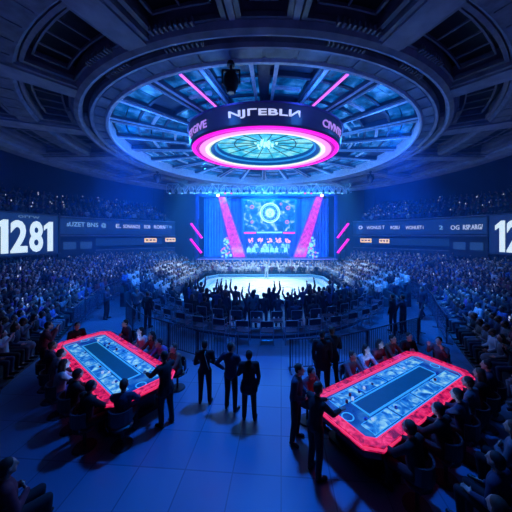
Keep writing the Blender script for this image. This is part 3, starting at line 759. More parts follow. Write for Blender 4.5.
# ================================================================ scoreboards and ribbon boards
M_board = mat('scoreboard_face', (0.01, 0.02, 0.06), 0.4, 0, (0.004, 0.03, 0.17), 0.55)
M_digit = glow('scoreboard_digits', (0.62, 0.86, 1.0), 1.0)
M_ribtxt = glow('ribbon_text', (0.16, 0.42, 0.85), 0.75)
def plane_map(o, ux, uz, nrm):
    return lambda x, y, d: tuple(Vector(o) + Vector(ux) * x + Vector(uz) * y - Vector(nrm) * 0.04 * d)
def scoreboard(xa, ya, xb, yb, z0, z1, label, digits, dc, dw, dh, dz, small=None):
    """panel whose front faces the hall centre; a = left end as seen"""
    a = Vector((xa, ya, 0)); c = Vector((xb, yb, 0)); u = (c - a).normalized(); n = Vector((u.y, -u.x, 0)); L = (c - a).length
    t = empty('scoreboard', (0, 0, 0), 0, label, 'scoreboard')
    mid = (a + c) / 2; ang = math.atan2(u.y, u.x)
    b = MB(); b.box((mid.x - n.x * .15, mid.y - n.y * .15, (z0 + z1) / 2), (L, .26, z1 - z0), ang); b.build('panel', M_board, t)
    b = MB()
    for z in (z0, z1): b.box((mid.x - n.x * .1, mid.y - n.y * .1, z), (L + .2, .4, .12), ang)
    for e in (a, c): b.box((e.x - n.x * .1, e.y - n.y * .1, (z0 + z1) / 2), (.12, .4, z1 - z0), ang)
    b.build('frame', M_dark, t)
    o = a + u * dc + n * .03
    for ch, f0, f1 in (('1', 0, .20), ('2', .235, .515), ('8', .55, .80), ('1', .82, 1.0)):
        cxm = ((f0 + f1) / 2 - .5) * dw; cw = (f1 - f0) * dw; pm = plane_map((o.x + u.x * cxm, o.y + u.y * cxm, dz), u, (0, 0, 1), n)
        if ch == '1':
            s_, h_ = .135 * dw, dh / 2; r_ = cw / 2
            pts = [(r_ - s_ * .8, -h_), (r_, -h_), (r_, h_), (r_ - s_ * .55, h_), (-r_, h_ - .30 * dh * .5), (-r_, h_ - .30 * dh), (r_ - s_ * .8, h_ - .2 * dh)]
            q = MB(); k_ = len(pts); q.add([pm(x, y, 0) for x, y in pts] + [pm(x, y, 1) for x, y in pts], [tuple(range(k_)), tuple(reversed(range(k_, 2 * k_)))] + [(i, (i + 1) % k_, k_ + (i + 1) % k_, k_ + i) for i in range(k_)])
            q.build('digit', M_digit, t)
        else: text_on('digit', ch, 3, pm, M_digit, t, bold=0.09, width=cw, height=dh)
    if small:
        o = a + u * (dc + .2) + n * .03
        text_on('small_text', small, .4, plane_map((o.x, o.y, dz + dh / 2 + .32), u, (0, 0, 1), n), glow('dim_text', (0.1, 0.22, 0.45), 0.7), t, width=1.6, height=.22)
    return t
# left board: digits span pixels -3..52
scoreboard(-21.2, 16.4, -19.75, 23.6, 2.75, 6.35, 'large scoreboard showing 1281 on the left side of the hall', '1281', 4.62, 4.3, 2.72, 4.36, 'orrw')
scoreboard(20.95, 22.9, 21.5, 15.8, 2.75, 6.35, 'large scoreboard with the digits 12 cut off by the right edge of the photo', '1281', 2.75, 4.2, 2.78, 4.37)

def ribbon(side, s0, s1, texts, nm, label):
    t = empty('ribbon_board', (0, 0, 0), 0, label, 'ribbon board')
    b = MB(); wall_strip(b, side, [(-0.16, 4.6), (0.03, 4.6), (0.03, 6.25), (-0.16, 6.25)], s0, s1, n=40); b.build('panel', M_board, t)
    b = MB(); wall_strip(b, side, [(-0.19, 4.55), (-0.1, 4.55), (-0.1, 4.62), (-0.19, 4.62)], s0, s1, n=40); wall_strip(b, side, [(-0.19, 6.2), (-0.1, 6.2), (-0.1, 6.28), (-0.19, 6.28)], s0, s1, n=40)
    b.build('edge_trim', M_dark, t)
    for (body, pxc, py, wpx, hpx, m) in texts:
        # find the place on the ribbon that stands behind this column of the picture
        best = None
        for k in range(400):
            s = s0 + (s1 - s0) * k / 399; p = bowl(side, s, 1.0)
            if p.y < 5: continue
            e = abs(CX + p.x * FPX / p.y - pxc)
            if best is None or e < best[0]: best = (e, s, p)
        _, s, p = best; q = (bowl(side, min(1, s + .012), 1) - bowl(side, max(0, s - .012), 1)).normalized()
        if q.x < 0: q = -q
        n = Vector((q.y, -q.x, 0)); o = p + n * .2
        # width in metres along q for wpx picture columns
        def sc(d): r = o + q * d; return r.x / r.y * FPX
        wm = 2.0 * wpx / max(1e-3, sc(1) - sc(-1))
        z = EYE + (CY - py) * o.y / FPX; hm = hpx * o.y / FPX
        z = max(4.9, min(6.0, z))
        Ls = (bowl(side, min(1, s + .02), 1) - bowl(side, s - .02, 1)).length / (min(1, s + .02) - s + .02)
        sg = 1 if bowl(side, s + .005, 1).x > bowl(side, s - .005, 1).x else -1
        def rmap(x, y, d, s=s, z=z, sg=sg, Ls=Ls):
            t_ = max(0.012, min(.985, s + sg * x / Ls)); c_ = bowl(side, t_, 1); g = (bowl(side, t_ + .01, 1) - bowl(side, t_ - .01, 1)).normalized() * sg
            r_ = c_ + Vector((g.y, -g.x, 0)) * (.20 - .03 * d); return (r_.x, r_.y, z + y)
        text_on('ribbon_text', body, .6, rmap, m, t, bold=0.01, width=wm, height=hm)
M_rt2 = glow('ribbon_text_pale', (0.45, 0.62, 0.95), 0.8)
ribbon(-1, .5, .985, [('sUZET BNS', 82, 224.5, 32, 4.5, M_ribtxt), ('@', 103, 225.5, 5, 5, M_ribtxt), ('E.', 118, 226, 5, 4, M_rt2), ('SONANOS', 131, 226.5, 17, 3.6, M_rt2), ('ROB', 147, 226.8, 6, 3.6, M_rt2),
                     ('RORN', 159, 227, 11, 3.6, M_rt2), ('IST WANT', 178, 227, 14, 3, M_ribtxt)], 'left', 'long blue ribbon board with small pale letters along the left stand')
ribbon(1, .5, .985, [('o', 361, 227.5, 4, 3.5, M_rt2), ('WONUS T', 376, 227.5, 18, 3.4, M_rt2), ('RORU', 396, 227.5, 9, 3.4, M_rt2), ('WONUET i', 415, 227.5, 18, 3.6, M_rt2), ('2', 442, 227.5, 4, 4, M_ribtxt),
                    ('OG', 456, 227.5, 9, 4.5, M_rt2), ('RSP.ARG/', 474, 227, 20, 5, M_rt2)], 'right', 'long blue ribbon board with small pale letters along the right stand')
# lit yellow signs in the concourse
M_yel = glow('yellow_sign', (1.0, 0.72, 0.35), 1.0)
for (x, y, wp, lb) in ((150, 240.2, 12, 'left stand, nearer the scoreboard'), (170, 239.8, 10, 'left stand, nearer the stage'), (366, 240.5, 11, 'right stand, nearer the stage'), (385, 241, 10, 'right stand, nearer the scoreboard')):
    side = -1 if x < 264 else 1
    best = min(((abs(CX + (bowl(side, k / 500, 1).x) * FPX / max(5, bowl(side, k / 500, 1).y) - x), k / 500) for k in range(250, 500)))
    p = bowl(side, best[1], 1.0); q = (bowl(side, best[1] + .01, 1) - bowl(side, best[1] - .01, 1)).normalized(); q = q if q.x > 0 else -q
    D = p.y - .1; z = EYE + (CY - y) * D / FPX; n = Vector((q.y, -q.x, 0)); p = p + n * .12
    wm = wp / FPX * D / max(.3, abs(q.x - q.y * p.x / p.y))
    t = empty('lit_sign', (p.x, p.y, z), math.atan2(q.y, q.x), 'small glowing yellow sign under the ribbon board, ' + lb, 'sign')
    b = MB(); b.box((0, 0, 0), (wm, .1, .52)); b.build('light_box', M_yel, t)
    b = MB(); b.box((0, .06, 0), (wm + .1, .1, .62)); b.build('case', M_dark, t)
    for k in range(3):
        b = MB(); b.box(((k - 1) * wm * .3, -.06, .02), (wm * .2, .03, .2)); b.build('glyph', mat('sign_glyph', (.35, .16, .05), .6), t)
# dark control booths in the concourse
for side, xx, lb in ((-1, 76, 'left'), (1, 470, 'right')):
    best = min(((abs(CX + (bowl(side, k / 500, 1).x) * FPX / max(5, bowl(side, k / 500, 1).y) - xx), k / 500) for k in range(200, 500)))
    p = bowl(side, best[1], 1.0); q = (bowl(side, best[1] + .01, 1) - bowl(side, best[1] - .01, 1)).normalized(); q = q if q.x > 0 else -q
    n = Vector((q.y, -q.x, 0)); p = p + n * .3
    t = empty('control_booth', (p.x, p.y, 2.35), math.atan2(q.y, q.x), 'dark control booth with two small windows in the %s stand' % lb, 'booth')
    b = MB(); b.box((0, .35, .95), (3.4, .9, 2.0)); b.build('cabin', mat('booth_dark', (.012, .016, .035), .6), t)
    for k in (-1, 1):
        b = MB(); b.box((k * .75, -.115, 1.05), (1.1, .03, .75)); b.build('window_pane', glow('booth_glass', (.02, .08, .25), .5), t)
    b = MB(); b.box((0, -.2, 1.98), (3.6, .5, .1)); b.build('roof', M_dark, t)
# ================================================================ people
M_skin = mat('skin', (0.42, 0.27, 0.21), 0.6)
M_skin2 = mat('skin_dark', (0.20, 0.12, 0.09), 0.6)
M_skin3 = mat('skin_pale', (0.60, 0.45, 0.38), 0.6)
M_hair = mat('hair_dark', (0.015, 0.012, 0.012), 0.7)
M_hair2 = mat('hair_brown', (0.07, 0.04, 0.025), 0.7)
M_hair3 = mat('hair_grey', (0.25, 0.25, 0.27), 0.7)
CL = {'black': mat('cloth_black', (0.010, 0.011, 0.016), 0.85), 'navy': mat('cloth_navy', (0.02, 0.03, 0.07), 0.85),
      'grey': mat('cloth_grey', (0.12, 0.13, 0.16), 0.85), 'blue': mat('cloth_blue', (0.05, 0.12, 0.35), 0.85),
      'pale': mat('cloth_pale', (0.50, 0.52, 0.58), 0.85), 'maroon': mat('cloth_maroon', (0.16, 0.03, 0.05), 0.85),
      'brown': mat('cloth_brown', (0.12, 0.08, 0.06), 0.85), 'violet': mat('cloth_violet', (0.16, 0.08, 0.28), 0.85)}
M_shoe = mat('shoe_black', (0.008, 0.008, 0.009), 0.4)

def remesh(mb, name, mat_, voxel, sm=3):
    me = bpy.data.meshes.new('tmp'); me.from_pydata(mb.v, [], mb.f); me.update()
    b = bmesh.new(); b.from_mesh(me); bmesh.ops.recalc_face_normals(b, faces=b.faces); b.to_mesh(me); b.free()
    o = bpy.data.objects.new('tmp', me); COL.objects.link(o)
    r = o.modifiers.new('r', 'REMESH'); r.mode = 'VOXEL'; r.voxel_size = voxel
    s = o.modifiers.new('s', 'SMOOTH'); s.iterations = sm; s.factor = 0.5
    dg = bpy.context.evaluated_depsgraph_get()
    out = bpy.data.meshes.new_from_object(o.evaluated_get(dg)); out.name = name
    out.materials.clear(); out.materials.append(mat_)
    out.polygons.foreach_set('use_smooth', [True] * len(out.polygons))
    bpy.data.objects.remove(o); bpy.data.meshes.remove(me)
    return out

def pose(kind, arms='down', lean=0.0, turn=0.0):
    """joints of a 1.72 m person looking along +Y"""
    J = {}
    if kind == 'stand':
        ph = .93; J['hipL'] = (-.095, 0, .90); J['hipR'] = (.095, 0, .90)
        J['kneeL'] = (-.11, .03, .49); J['kneeR'] = (.12, .0, .49); J['ankL'] = (-.12, -.01, .085); J['ankR'] = (.14, -.05, .085)
        J['toeL'] = (-.15, .14, .04); J['toeR'] = (.19, .09, .04)
    elif kind == 'walk':
        ph = .92; J['hipL'] = (-.095, 0, .90); J['hipR'] = (.095, 0, .90)
        J['kneeL'] = (-.10, .16, .50); J['kneeR'] = (.10, -.02, .48); J['ankL'] = (-.10, .17, .09); J['ankR'] = (.10, -.26, .16)
        J['toeL'] = (-.11, .33, .04); J['toeR'] = (.11, -.12, .05)
    else:
        ph = .53; J['hipL'] = (-.1, 0, .53); J['hipR'] = (.1, 0, .53)
        J['kneeL'] = (-.13, .42, .50); J['kneeR'] = (.13, .42, .50); J['ankL'] = (-.13, .38, .085); J['ankR'] = (.13, .40, .085)
        J['toeL'] = (-.15, .56, .04); J['toeR'] = (.16, .58, .04)
    L = lambda y, z: Vector((0, y + (z - ph) * math.sin(lean), ph + (z - ph) * math.cos(lean)))
    base = {'waist': ph + .16, 'chest': ph + .36, 'neck': ph + .53, 'head': ph + .68}
    J['pelvis'] = Vector((0, 0, ph + .02))
    for k, z in base.items(): J[k] = L(0, z)
    J['head'] = J['head'] + Vector((0, .035, 0))
    for s, n in ((-1, 'L'), (1, 'R')):
        sh = L(0, ph + .47) + Vector((s * .185, -.01, 0)); J['sh' + n] = sh
        A = arms if isinstance(arms, str) else arms[0 if s < 0 else 1]
        if A == 'down': e, w_, h = (s * .06, -.03, -.29), (s * .04, .06, -.54), (s * .03, .09, -.62)
        elif A == 'front': e, w_, h = (s * .07, .0, -.28), (-s * .06, .20, -.34), (-s * .12, .24, -.32)
        elif A == 'fold': e, w_, h = (s * .08, .06, -.27), (-s * .10, .22, -.20), (-s * .17, .20, -.17)
        elif A == 'reach': e, w_, h = (s * .05, .20, -.20), (s * .0, .44, -.24), (-s * .01, .53, -.25)
        elif A == 'raise': e, w_, h = (s * .12, .04, .26), (s * .08, .08, .51), (s * .07, .09, .60)
        elif A == 'clap': e, w_, h = (s * .10, .12, -.15), (-s * .10, .26, .06), (-s * .15, .28, .14)
        elif A == 'phone': e, w_, h = (s * .05, .20, -.12), (-s * .02, .36, .10), (-s * .03, .38, .17)
        elif A == 'lap': e, w_, h = (s * .07, .02, -.27), (s * .0, .24, -.36), (-s * .03, .32, -.37)
        elif A == 'hip': e, w_, h = (s * .20, -.08, -.22), (s * .04, .02, -.38), (-s * .01, .07, -.42)
        J['el' + n] = sh + Vector(e); J['wr' + n] = sh + Vector(w_); J['ha' + n] = sh + Vector(h)
    J['turn'] = turn
    return J
def limb(b, J, a, c, r0, r1): b.capsule(J[a], J[c], r0, r1, 12)
def body_mesh(J, name, voxel, skin, fem=False, fingers=True):
    b = MB()
    limb(b, J, 'pelvis', 'waist', .115, .10)
    c = J['chest']; b.ball(c, (.155, .105, .17), 14, 9); b.ball(J['pelvis'], (.155, .11, .12), 14, 9)
    limb(b, J, 'waist', 'chest', .115, .12); limb(b, J, 'shL', 'shR', .058, .058)
    limb(b, J, 'chest', 'neck', .08, .055); limb(b, J, 'neck', 'head', .052, .055)
    T = Matrix.Rotation(J['turn'], 3, 'Z'); h = Vector(J['head'])
    b.ball(h + Vector((0, -.01, .02)), (.078, .098, .105), 16, 12, M=T); b.ball(h + T @ Vector((0, .022, -.045)), (.058, .068, .07), 14, 9, M=T)
    b.capsule(h + T @ Vector((0, .085, .02)), h + T @ Vector((0, .108, -.022)), .010, .016, 8)          # nose
    b.capsule(h + T @ Vector((-.04, .078, .035)), h + T @ Vector((.04, .078, .035)), .013, .013, 8)      # brow
    b.capsule(h + T @ Vector((-.022, .083, -.055)), h + T @ Vector((.022, .083, -.055)), .010, .010, 8)  # mouth
    b.ball(h + T @ Vector((0, .072, -.098)), (.026, .022, .02), 8, 6)
    for s in (-1, 1): b.ball(h + T @ Vector((s * .08, -.005, -.005)), (.012, .022, .034), 8, 6, M=T)
    for n, s in (('L', -1), ('R', 1)):
        limb(b, J, 'sh' + n, 'el' + n, .052, .040); limb(b, J, 'el' + n, 'wr' + n, .041, .028)
        w_, ha = Vector(J['wr' + n]), Vector(J['ha' + n]); d = (ha - w_).normalized()
        side = d.cross(Vector((0, 1, 0.3))); side = side.normalized() if side.length > .1 else Vector((1, 0, 0)); nr = side.cross(d)
        M = Matrix((side, nr, d)).transposed()
        b.ball(w_ + d * .055, (.042, .018, .055), 10, 7, M=M)
        if fingers:
            for k, (o, L) in enumerate(((-.032, .062), (-.011, .075), (.011, .070), (.031, .054))):
                p0 = w_ + d * .09 + side * o; p1 = p0 + d * L * .55 + nr * .006 + side * o * .15; p2 = p1 + d * L * .45 + nr * .022
                b.capsule(p0, p1, .0095, .009, 7); b.capsule(p1, p2, .009, .0075, 7)
            t0 = w_ + d * .03 - side * s * .035; t1 = t0 + d * .035 - side * s * .03; t2 = t1 + d * .03 - side * s * .006 + nr * .01
            b.capsule(t0, t1, .012, .010, 7); b.capsule(t1, t2, .010, .008, 7)
        else: b.ball(w_ + d * .11, (.034, .018, .045), 8, 6, M=M)
        limb(b, J, 'hip' + n, 'knee' + n, .082, .056); limb(b, J, 'knee' + n, 'ank' + n, .056, .036); b.capsule(J['ank' + n], J['toe' + n], .036, .028, 10)
    return remesh(b, name, skin, voxel, 2)
def jacket_mesh(J, name, voxel, m, coat=0.0, fat=1.0, sleeves=1.0):
    b = MB(); k = fat
    b.ball(J['chest'], (.178 * k, .128 * k, .19), 16, 10); limb(b, J, 'waist', 'chest', .135 * k, .14 * k); limb(b, J, 'pelvis', 'waist', .145 * k, .135 * k)
    b.ball(Vector(J['pelvis']) + Vector((0, 0, -.02)), (.178 * k, .135 * k, .10), 14, 8); limb(b, J, 'shL', 'shR', .074, .074); b.capsule(J['chest'], Vector(J['neck']) + Vector((0, -.01, -.02)), .10, .070, 12)
    if coat:
        p = Vector(J['pelvis'])
        for s in (-1, 1): b.capsule(p + Vector((s * .06, 0, 0)), p + Vector((s * .085, -.01, -coat)), .115 * k, .125 * k, 12)
        b.capsule(p, p + Vector((0, -.01, -coat)), .12 * k, .13 * k, 12)
    for n in 'LR':
        limb(b, J, 'sh' + n, 'el' + n, .070 * (k * .5 + .5), .056)
        e, w_ = Vector(J['el' + n]), Vector(J['wr' + n])
        b.capsule(e, e.lerp(w_, .93 * sleeves), .056, .044 if sleeves > .8 else .05, 10)
    return remesh(b, name, m, voxel, 3)
def trouser_mesh(J, name, voxel, m, skirt=False):
    b = MB(); b.ball(J['pelvis'], (.170, .125, .13), 14, 8)
    for n in 'LR':
        limb(b, J, 'hip' + n, 'knee' + n, .098, .072); k, a = Vector(J['knee' + n]), Vector(J['ank' + n]); b.capsule(k, k.lerp(a, .97), .072, .056, 12)
    if skirt: b.capsule(Vector(J['pelvis']), (Vector(J['kneeL']) + Vector(J['kneeR'])) / 2, .17, .16, 14)
    return remesh(b, name, m, voxel, 3)
def hair_mesh(J, name, voxel, m, long=False, bald=False):
    b = MB(); T = Matrix.Rotation(J['turn'], 3, 'Z'); h = Vector(J['head'])
    b.ball(h + T @ Vector((0, -.026, .040)), (.086, .098, .098), 16, 12, M=T)
    if not bald: b.ball(h + T @ Vector((0, -.045, -.005)), (.080, .072, .085), 14, 9, M=T)
    if long:
        b.capsule(h + T @ Vector((0, -.06, -.02)), h + T @ Vector((0, -.085, -.22)), .080, .065, 12)
        for s in (-1, 1): b.capsule(h + T @ Vector((s * .062, -.02, .0)), h + T @ Vector((s * .075, -.03, -.16)), .038, .030, 8)
    return remesh(b, name, m, voxel, 2)
def shoe_mesh(J, n, name, voxel):
    b = MB(); a, t = Vector(J['ank' + n]), Vector(J['toe' + n])
    b.capsule(a + Vector((0, -.01, -.02)), t, .047, .036, 12); b.capsule(a + Vector((0, -.03, -.045)), t + Vector((0, 0, -.005)), .036, .034, 10)
    return remesh(b, name, M_shoe, voxel, 1)
def person(kind, arms, top, legs='black', hair=M_hair, skin=M_skin, voxel=.014, coat=0.0, fat=1.0, lean=0.0, turn=0.0, long=False, skirt=False, fingers=True, sleeves=1.0, shoes=True, mesh_name='person'):
    J = pose(kind, arms, lean, turn)
    o = bpy.data.objects.new('person', body_mesh(J, 'body', voxel, skin, fingers=fingers)); COL.objects.link(o)
    def kid(name, me):
        c = bpy.data.objects.new(name, me); COL.objects.link(c); c.parent = o; return c
    kid('coat' if coat else 'jacket', jacket_mesh(J, 'jacket', voxel, CL[top], coat, fat, sleeves))
    kid('skirt' if skirt else 'trousers', trouser_mesh(J, 'trousers', voxel, CL[legs], skirt))
    kid('hair', hair_mesh(J, 'hair', voxel, hair, long))
    if shoes:
        for n in 'LR': kid('shoe', shoe_mesh(J, n, 'shoe', min(voxel, .016)))
    o['category'] = 'person'
    return o
def place(o, x, y, z=0.0, face=(0, 1), label=None, group=None, sc=1.0):
    o.location = (x, y, z); o.rotation_euler.z = math.atan2(-face[0], face[1]); o.scale = (sc, sc, sc)
    if label: o['label'] = label
    if group: o['group'] = group
    return o
def restyle(o, top=None, legs=None, skin=None, hair=None):
    def setm(x, m):
        if m is None: return
        s = x.material_slots[0]; s.link = 'OBJECT'; s.material = m
    setm(o, skin)
    for c in o.children:
        n = c.name.split('.')[0]
        if n in ('jacket', 'coat'): setm(c, top)
        elif n in ('trousers', 'skirt'): setm(c, legs)
        elif n == 'hair': setm(c, hair)
N_PEOPLE = 0

# ---- three people standing on the open floor in front
V = .0115
h = person('stand', 'front', 'black', 'black', M_hair, M_skin, V, turn=R(-12))
place(h, -1.56, 6.46, 0, (-.1, 1), 'leftmost of three people standing on the open floor, black jacket with pale strap', sc=.95)
b = MB(); b.path([(0.015, -.15, 1.40), (.06, -.16, 1.25), (.10, -.14, 1.08), (.13, -.12, .98)], .009, 6)
b.path([(0.015, -.15, 1.40), (.02, -.06, 1.47), (-.01, .03, 1.46)], .009, 6)
b.build('strap', mat('strap_pale', (.5, .5, .5), .6), h)
h = person('stand', ('hip', 'fold'), 'navy', 'black', M_hair2, M_skin, V, turn=R(-35), fat=1.12)
place(h, -.84, 6.22, 0, (.35, 1), 'middle of the three people standing on the open floor, navy jacket, hand on hip', sc=.97)
h = person('stand', ('fold', 'down'), 'black', 'black', M_hair, M_skin, V, coat=.16, fat=1.18)
place(h, -.36, 5.88, 0, (-.05, 1), 'stocky person in a long black coat, nearest of the three standing on the open floor', sc=.95)
# ---- walkers on the ring walkway
for (x, y, top, kind, arms, face, lb) in (
        (-5.6, 11.8, 'black', 'stand', 'down', (.2, 1), 'tall person in black standing on the left walkway beside the rink seats'),
        (-6.65, 12.8, 'grey', 'walk', ('hip', 'down'), (.6, -1), 'person with a light belt walking on the left walkway'),
        (-8.35, 13.0, 'navy', 'stand', 'fold', (1, .2), 'person in dark clothes standing alone by the left barrier'),
        (5.95, 11.3, 'black', 'stand', 'down', (-.4, 1), 'person in black standing on the right walkway, left one of the close pair'),
        (6.3, 11.1, 'navy', 'stand', 'clap', (-.6, 1), 'person in navy standing on the right walkway, right one of the close pair'),
        (8.4, 13.0, 'navy', 'walk', 'down', (-1, -.3), 'person in dark clothes walking alone by the right barrier')):
    h = person(kind, arms, top, 'black', random.choice((M_hair, M_hair2)), M_skin, .016, fingers=True)
    place(h, x, y, 0, face, lb, sc=1.0)
    N_PEOPLE += 1
# one person on the rink
h = person('stand', 'raise', 'pale', 'pale', M_hair, M_skin3, .022, fingers=False); place(h, .25, 24.4, .12, (0, -1), 'person in white standing at the far edge of the rink with raised arms')
ORD = [''] + [t + u for t, us in (('', ('first', 'second', 'third', 'fourth', 'fifth', 'sixth', 'seventh', 'eighth', 'ninth', 'tenth', 'eleventh', 'twelfth', 'thirteenth', 'fourteenth', 'fifteenth', 'sixteenth', 'seventeenth', 'eighteenth', 'nineteenth', 'twentieth')),
    *[(t + '-', ('first', 'second', 'third', 'fourth', 'fifth', 'sixth', 'seventh', 'eighth', 'ninth', 'tenth')) for t in ('twenty', 'thirty', 'forty', 'fifty', 'sixty', 'seventy')]) for u in us]
# ================================================================ lit gaming tables
M_field = screen_mat('table_field', (0.0, 0.03, 0.30), (0.0, 0.09, 0.62), (0.04, 0.28, 0.9), 0.6, 2.6, 5, .32, .5, .7, .6)
M_card = screen_mat('table_card', (0.0, 0.07, 0.5), (0.02, 0.25, 0.85), (0.35, 0.80, 1.0), 0.85, 5.5, 6, .34, .5, .68, .8)
M_cline = glow('table_line', (0.04, 0.42, 0.9), 0.7)
M_inlay = mat('table_inlay', (0.005, 0.05, 0.10), 0.4, 0, (0.0, 0.06, 0.20), 0.6)
M_redrim = screen_mat('table_red_light', (0.16, 0.0, 0.03), (0.72, 0.008, 0.09), (1.0, 0.06, 0.22), 0.95, 7.0, 7, .36, .52, .70, .8)
M_redline = glow('table_pink_line', (1.0, 0.05, 0.2), 0.8)
M_tbase = mat('table_base', (0.015, 0.012, 0.03), 0.5)
def table(cx, cy, ang, L, W, label, rows):
    t = empty('gaming_table', (cx, cy, 0), ang, label, 'table')
    def outl(l, w_, c): return [(-l/2, -w_/2 + c), (-l/2 + c, -w_/2), (l/2 - c, -w_/2), (l/2, -w_/2 + c), (l/2, w_/2 - c), (l/2 - c, w_/2), (-l/2 + c, w_/2), (-l/2, w_/2 - c)]
    b = MB(); b.prism(outl(L - .9, W - .7, .1), 0, .62); b.prism(outl(L - .7, W - .5, .1), 0, .06); b.build('pedestal', M_tbase, t)
    b = MB(); b.prism(outl(L - .08, W - .08, .2), .60, .755); b.build('apron', mat('table_apron', (.06, .01, .03), .4), t)
    b = MB(); b.frame_poly(outl(L, W, .24), outl(L - .34, W - .34, .14), .74, .84); b.build('light_rim', M_redrim, t)
    b = MB(); b.frame_poly(outl(L + .03, W + .03, .25), outl(L, W, .24), .78, .815); b.frame_poly(outl(L - .33, W - .33, .14), outl(L - .37, W - .37, .13), .79, .85); b.build('rim_line', M_redline, t)
    b = MB(); b.prism(outl(L - .34, W - .34, .14), .755, .79); b.build('playing_surface', M_field, t)
    b = MB(); b.frame_poly(outl(L - .46, W - .46, .11), outl(L - .49, W - .49, .10), .79, .796); b.build('border_line', M_cline, t)
    il, iw = L * .64, W * .23; io = 0.0
    b = MB(); b.box((io, 0, .793), (il, iw, .012)); b.build('centre_inlay', M_inlay, t)
    b = MB(); r = lambda l, w_: [(-l/2 + io, -w_/2), (l/2 + io, -w_/2), (l/2 + io, w_/2), (-l/2 + io, w_/2)]
    b.frame_poly(r(il + .07, iw + .07), r(il, iw), .79, .806); b.build('inlay_border', M_cline, t)
    n = 4; y0 = iw / 2 + .08; y1 = W / 2 - .27
    for s in (-1, 1):
        for k in range(n):
            w_ = (L - .75) / n; x = -(L - .75) / 2 + w_ * (k + .5)
            b = MB(); b.box((x, s * (y0 + y1) / 2, .794), (w_ - .05, y1 - y0, .008)); c = b.build('betting_panel', M_card, t)
            b = MB(); rr = [(x - w_/2 + .04, s * y0), (x + w_/2 - .04, s * y0), (x + w_/2 - .04, s * y1), (x - w_/2 + .04, s * y1)]
            for p, q in zip(rr, rr[1:] + rr[:1]): b.bar((p[0], p[1], .799), (q[0], q[1], .799), .012, .006)
            b.build('panel_outline', M_cline, c)
    b = MB(); flat_ring(b, -L / 2 + .36, 0, .10, .125, .792, 1, 24); b.build('ring_marking', M_cline, t); b = MB(); flat_ring(b, L / 2 - .36, 0, .10, .125, .792, 1, 24); b.build('ring_marking', M_cline, t)
    return t
LT = dict(c=Vector((-4.58, 7.20)), a=R(-38.3), L=4.8, W=1.64)
RT = dict(c=Vector((3.21, 5.85)), a=R(32), L=4.35, W=1.68)
table(LT['c'].x, LT['c'].y, LT['a'], LT['L'], LT['W'], 'long gaming table with glowing red rim and blue surface, on the left', 2)
table(RT['c'].x, RT['c'].y, RT['a'], RT['L'], RT['W'], 'long gaming table with glowing red rim and blue surface, on the right', 2)
for T in (LT, RT):
    light('table_glow', 'AREA', (T['c'].x, T['c'].y, .92), 26, (.12, .35, 1), (T['c'].x, T['c'].y, 3), .9, size_y=2.5)
M_chip = [glow('chip_white', (.6, .8, 1), .5), mat('chip_blue', (.05, .1, .5), .4), mat('chip_red', (.5, .03, .06), .4)]
def T2(T, u, v):
    c, s = math.cos(T['a']), math.sin(T['a']); return Vector((T['c'].x + u * c - v * s, T['c'].y + u * s + v * c))
chips = []
for T, nm in ((LT, 'left'), (RT, 'right')):
    for k in range(12):
        u, v = random.uniform(-1.6, 1.6), random.choice((-1, 1)) * random.uniform(.24, .40); p = T2(T, u, v)
        b = MB(); n = random.randint(2, 5)
        for j in range(n): b.tube((0, 0, j * .012), (0, 0, j * .012 + .010), .03, .03, 12)
        c = b.build('chip_stack', M_chip[k % 3]); c.location = (p.x, p.y, .80)
        chips.append((nm, 'far' if v > 0 else 'near', ('white', 'blue', 'red')[k % 3], u, c))
cn = {}
for (nm, half, colr, u, c) in sorted(chips, key=lambda e: e[3]):
    k_ = (nm, half, colr); cn[k_] = cn.get(k_, 0) + 1
    tag(c, '%s %s stack of chips from the left, on the %s half of the %s table' % (ORD[cn[k_]], colr, half, nm), 'chips', 'chips on the %s table' % nm)
# stools
M_vinyl = mat('stool_vinyl', (.03, .03, .045), .4)
def stool(x, y, face, label):
    t = empty('bar_chair', (x, y, 0), math.atan2(-face[0], face[1]), label, 'chair')
    b = MB(); b.ball((0, 0, .42), (.22, .22, .05), 14, 6); b.build('seat', M_vinyl, t, smooth=True)
    b = MB(); vs = [];
    for k in range(7):
        a = R(-60 + 20 * k); b.box((.23 * math.sin(a), -.23 * math.cos(a), .68), (.09, .03, .28), a)
    b.build('backrest', M_vinyl, t)
    b = MB(); b.tube((0, 0, .03), (0, 0, .40), .03); b.build('column', M_dark, t)
    b = MB(); b.tube((0, 0, 0), (0, 0, .03), .22, .2, 20); b.build('base', M_dark, t)
    for s in (-1, 1):
        b = MB(); b.path([(s * .2, -.15, .43), (s * .23, -.2, .56)], .012); b.build('bracket', M_dark, t)
    return t
stools = []
def at_table(T, u, v, kind, arms, top, lb, legs='black', hair=None, skin=None, sc=1.0, z=0, coat=0, long=False, lean=R(8), seat=True, face=None, turn=0, sleeves=1.0, skirt=False, fat=1.0):
    p = T2(T, u, v)
    if face is None:
        q = T2(T, max(-1.8, min(1.8, u)), 0) if abs(v) > .3 else T['c']
        face = (q - p).normalized()
    h = person(kind, arms, top, legs, hair or random.choice((M_hair, M_hair, M_hair2)), skin or M_skin, .0125, coat=coat, lean=lean, turn=turn, long=long, sleeves=sleeves, skirt=skirt, fat=fat)
    place(h, p.x, p.y, z, face, lb, sc=sc)
    if kind == 'sit' and seat: stools.append(('left' if T is LT else 'right', 'far side' if v > .6 and abs(u) < 2.6 else 'near side' if v < -.6 and abs(u) < 2.5 else 'right end' if u > 0 else 'left end', u, stool(p.x, p.y, face, 'x')))
    return h
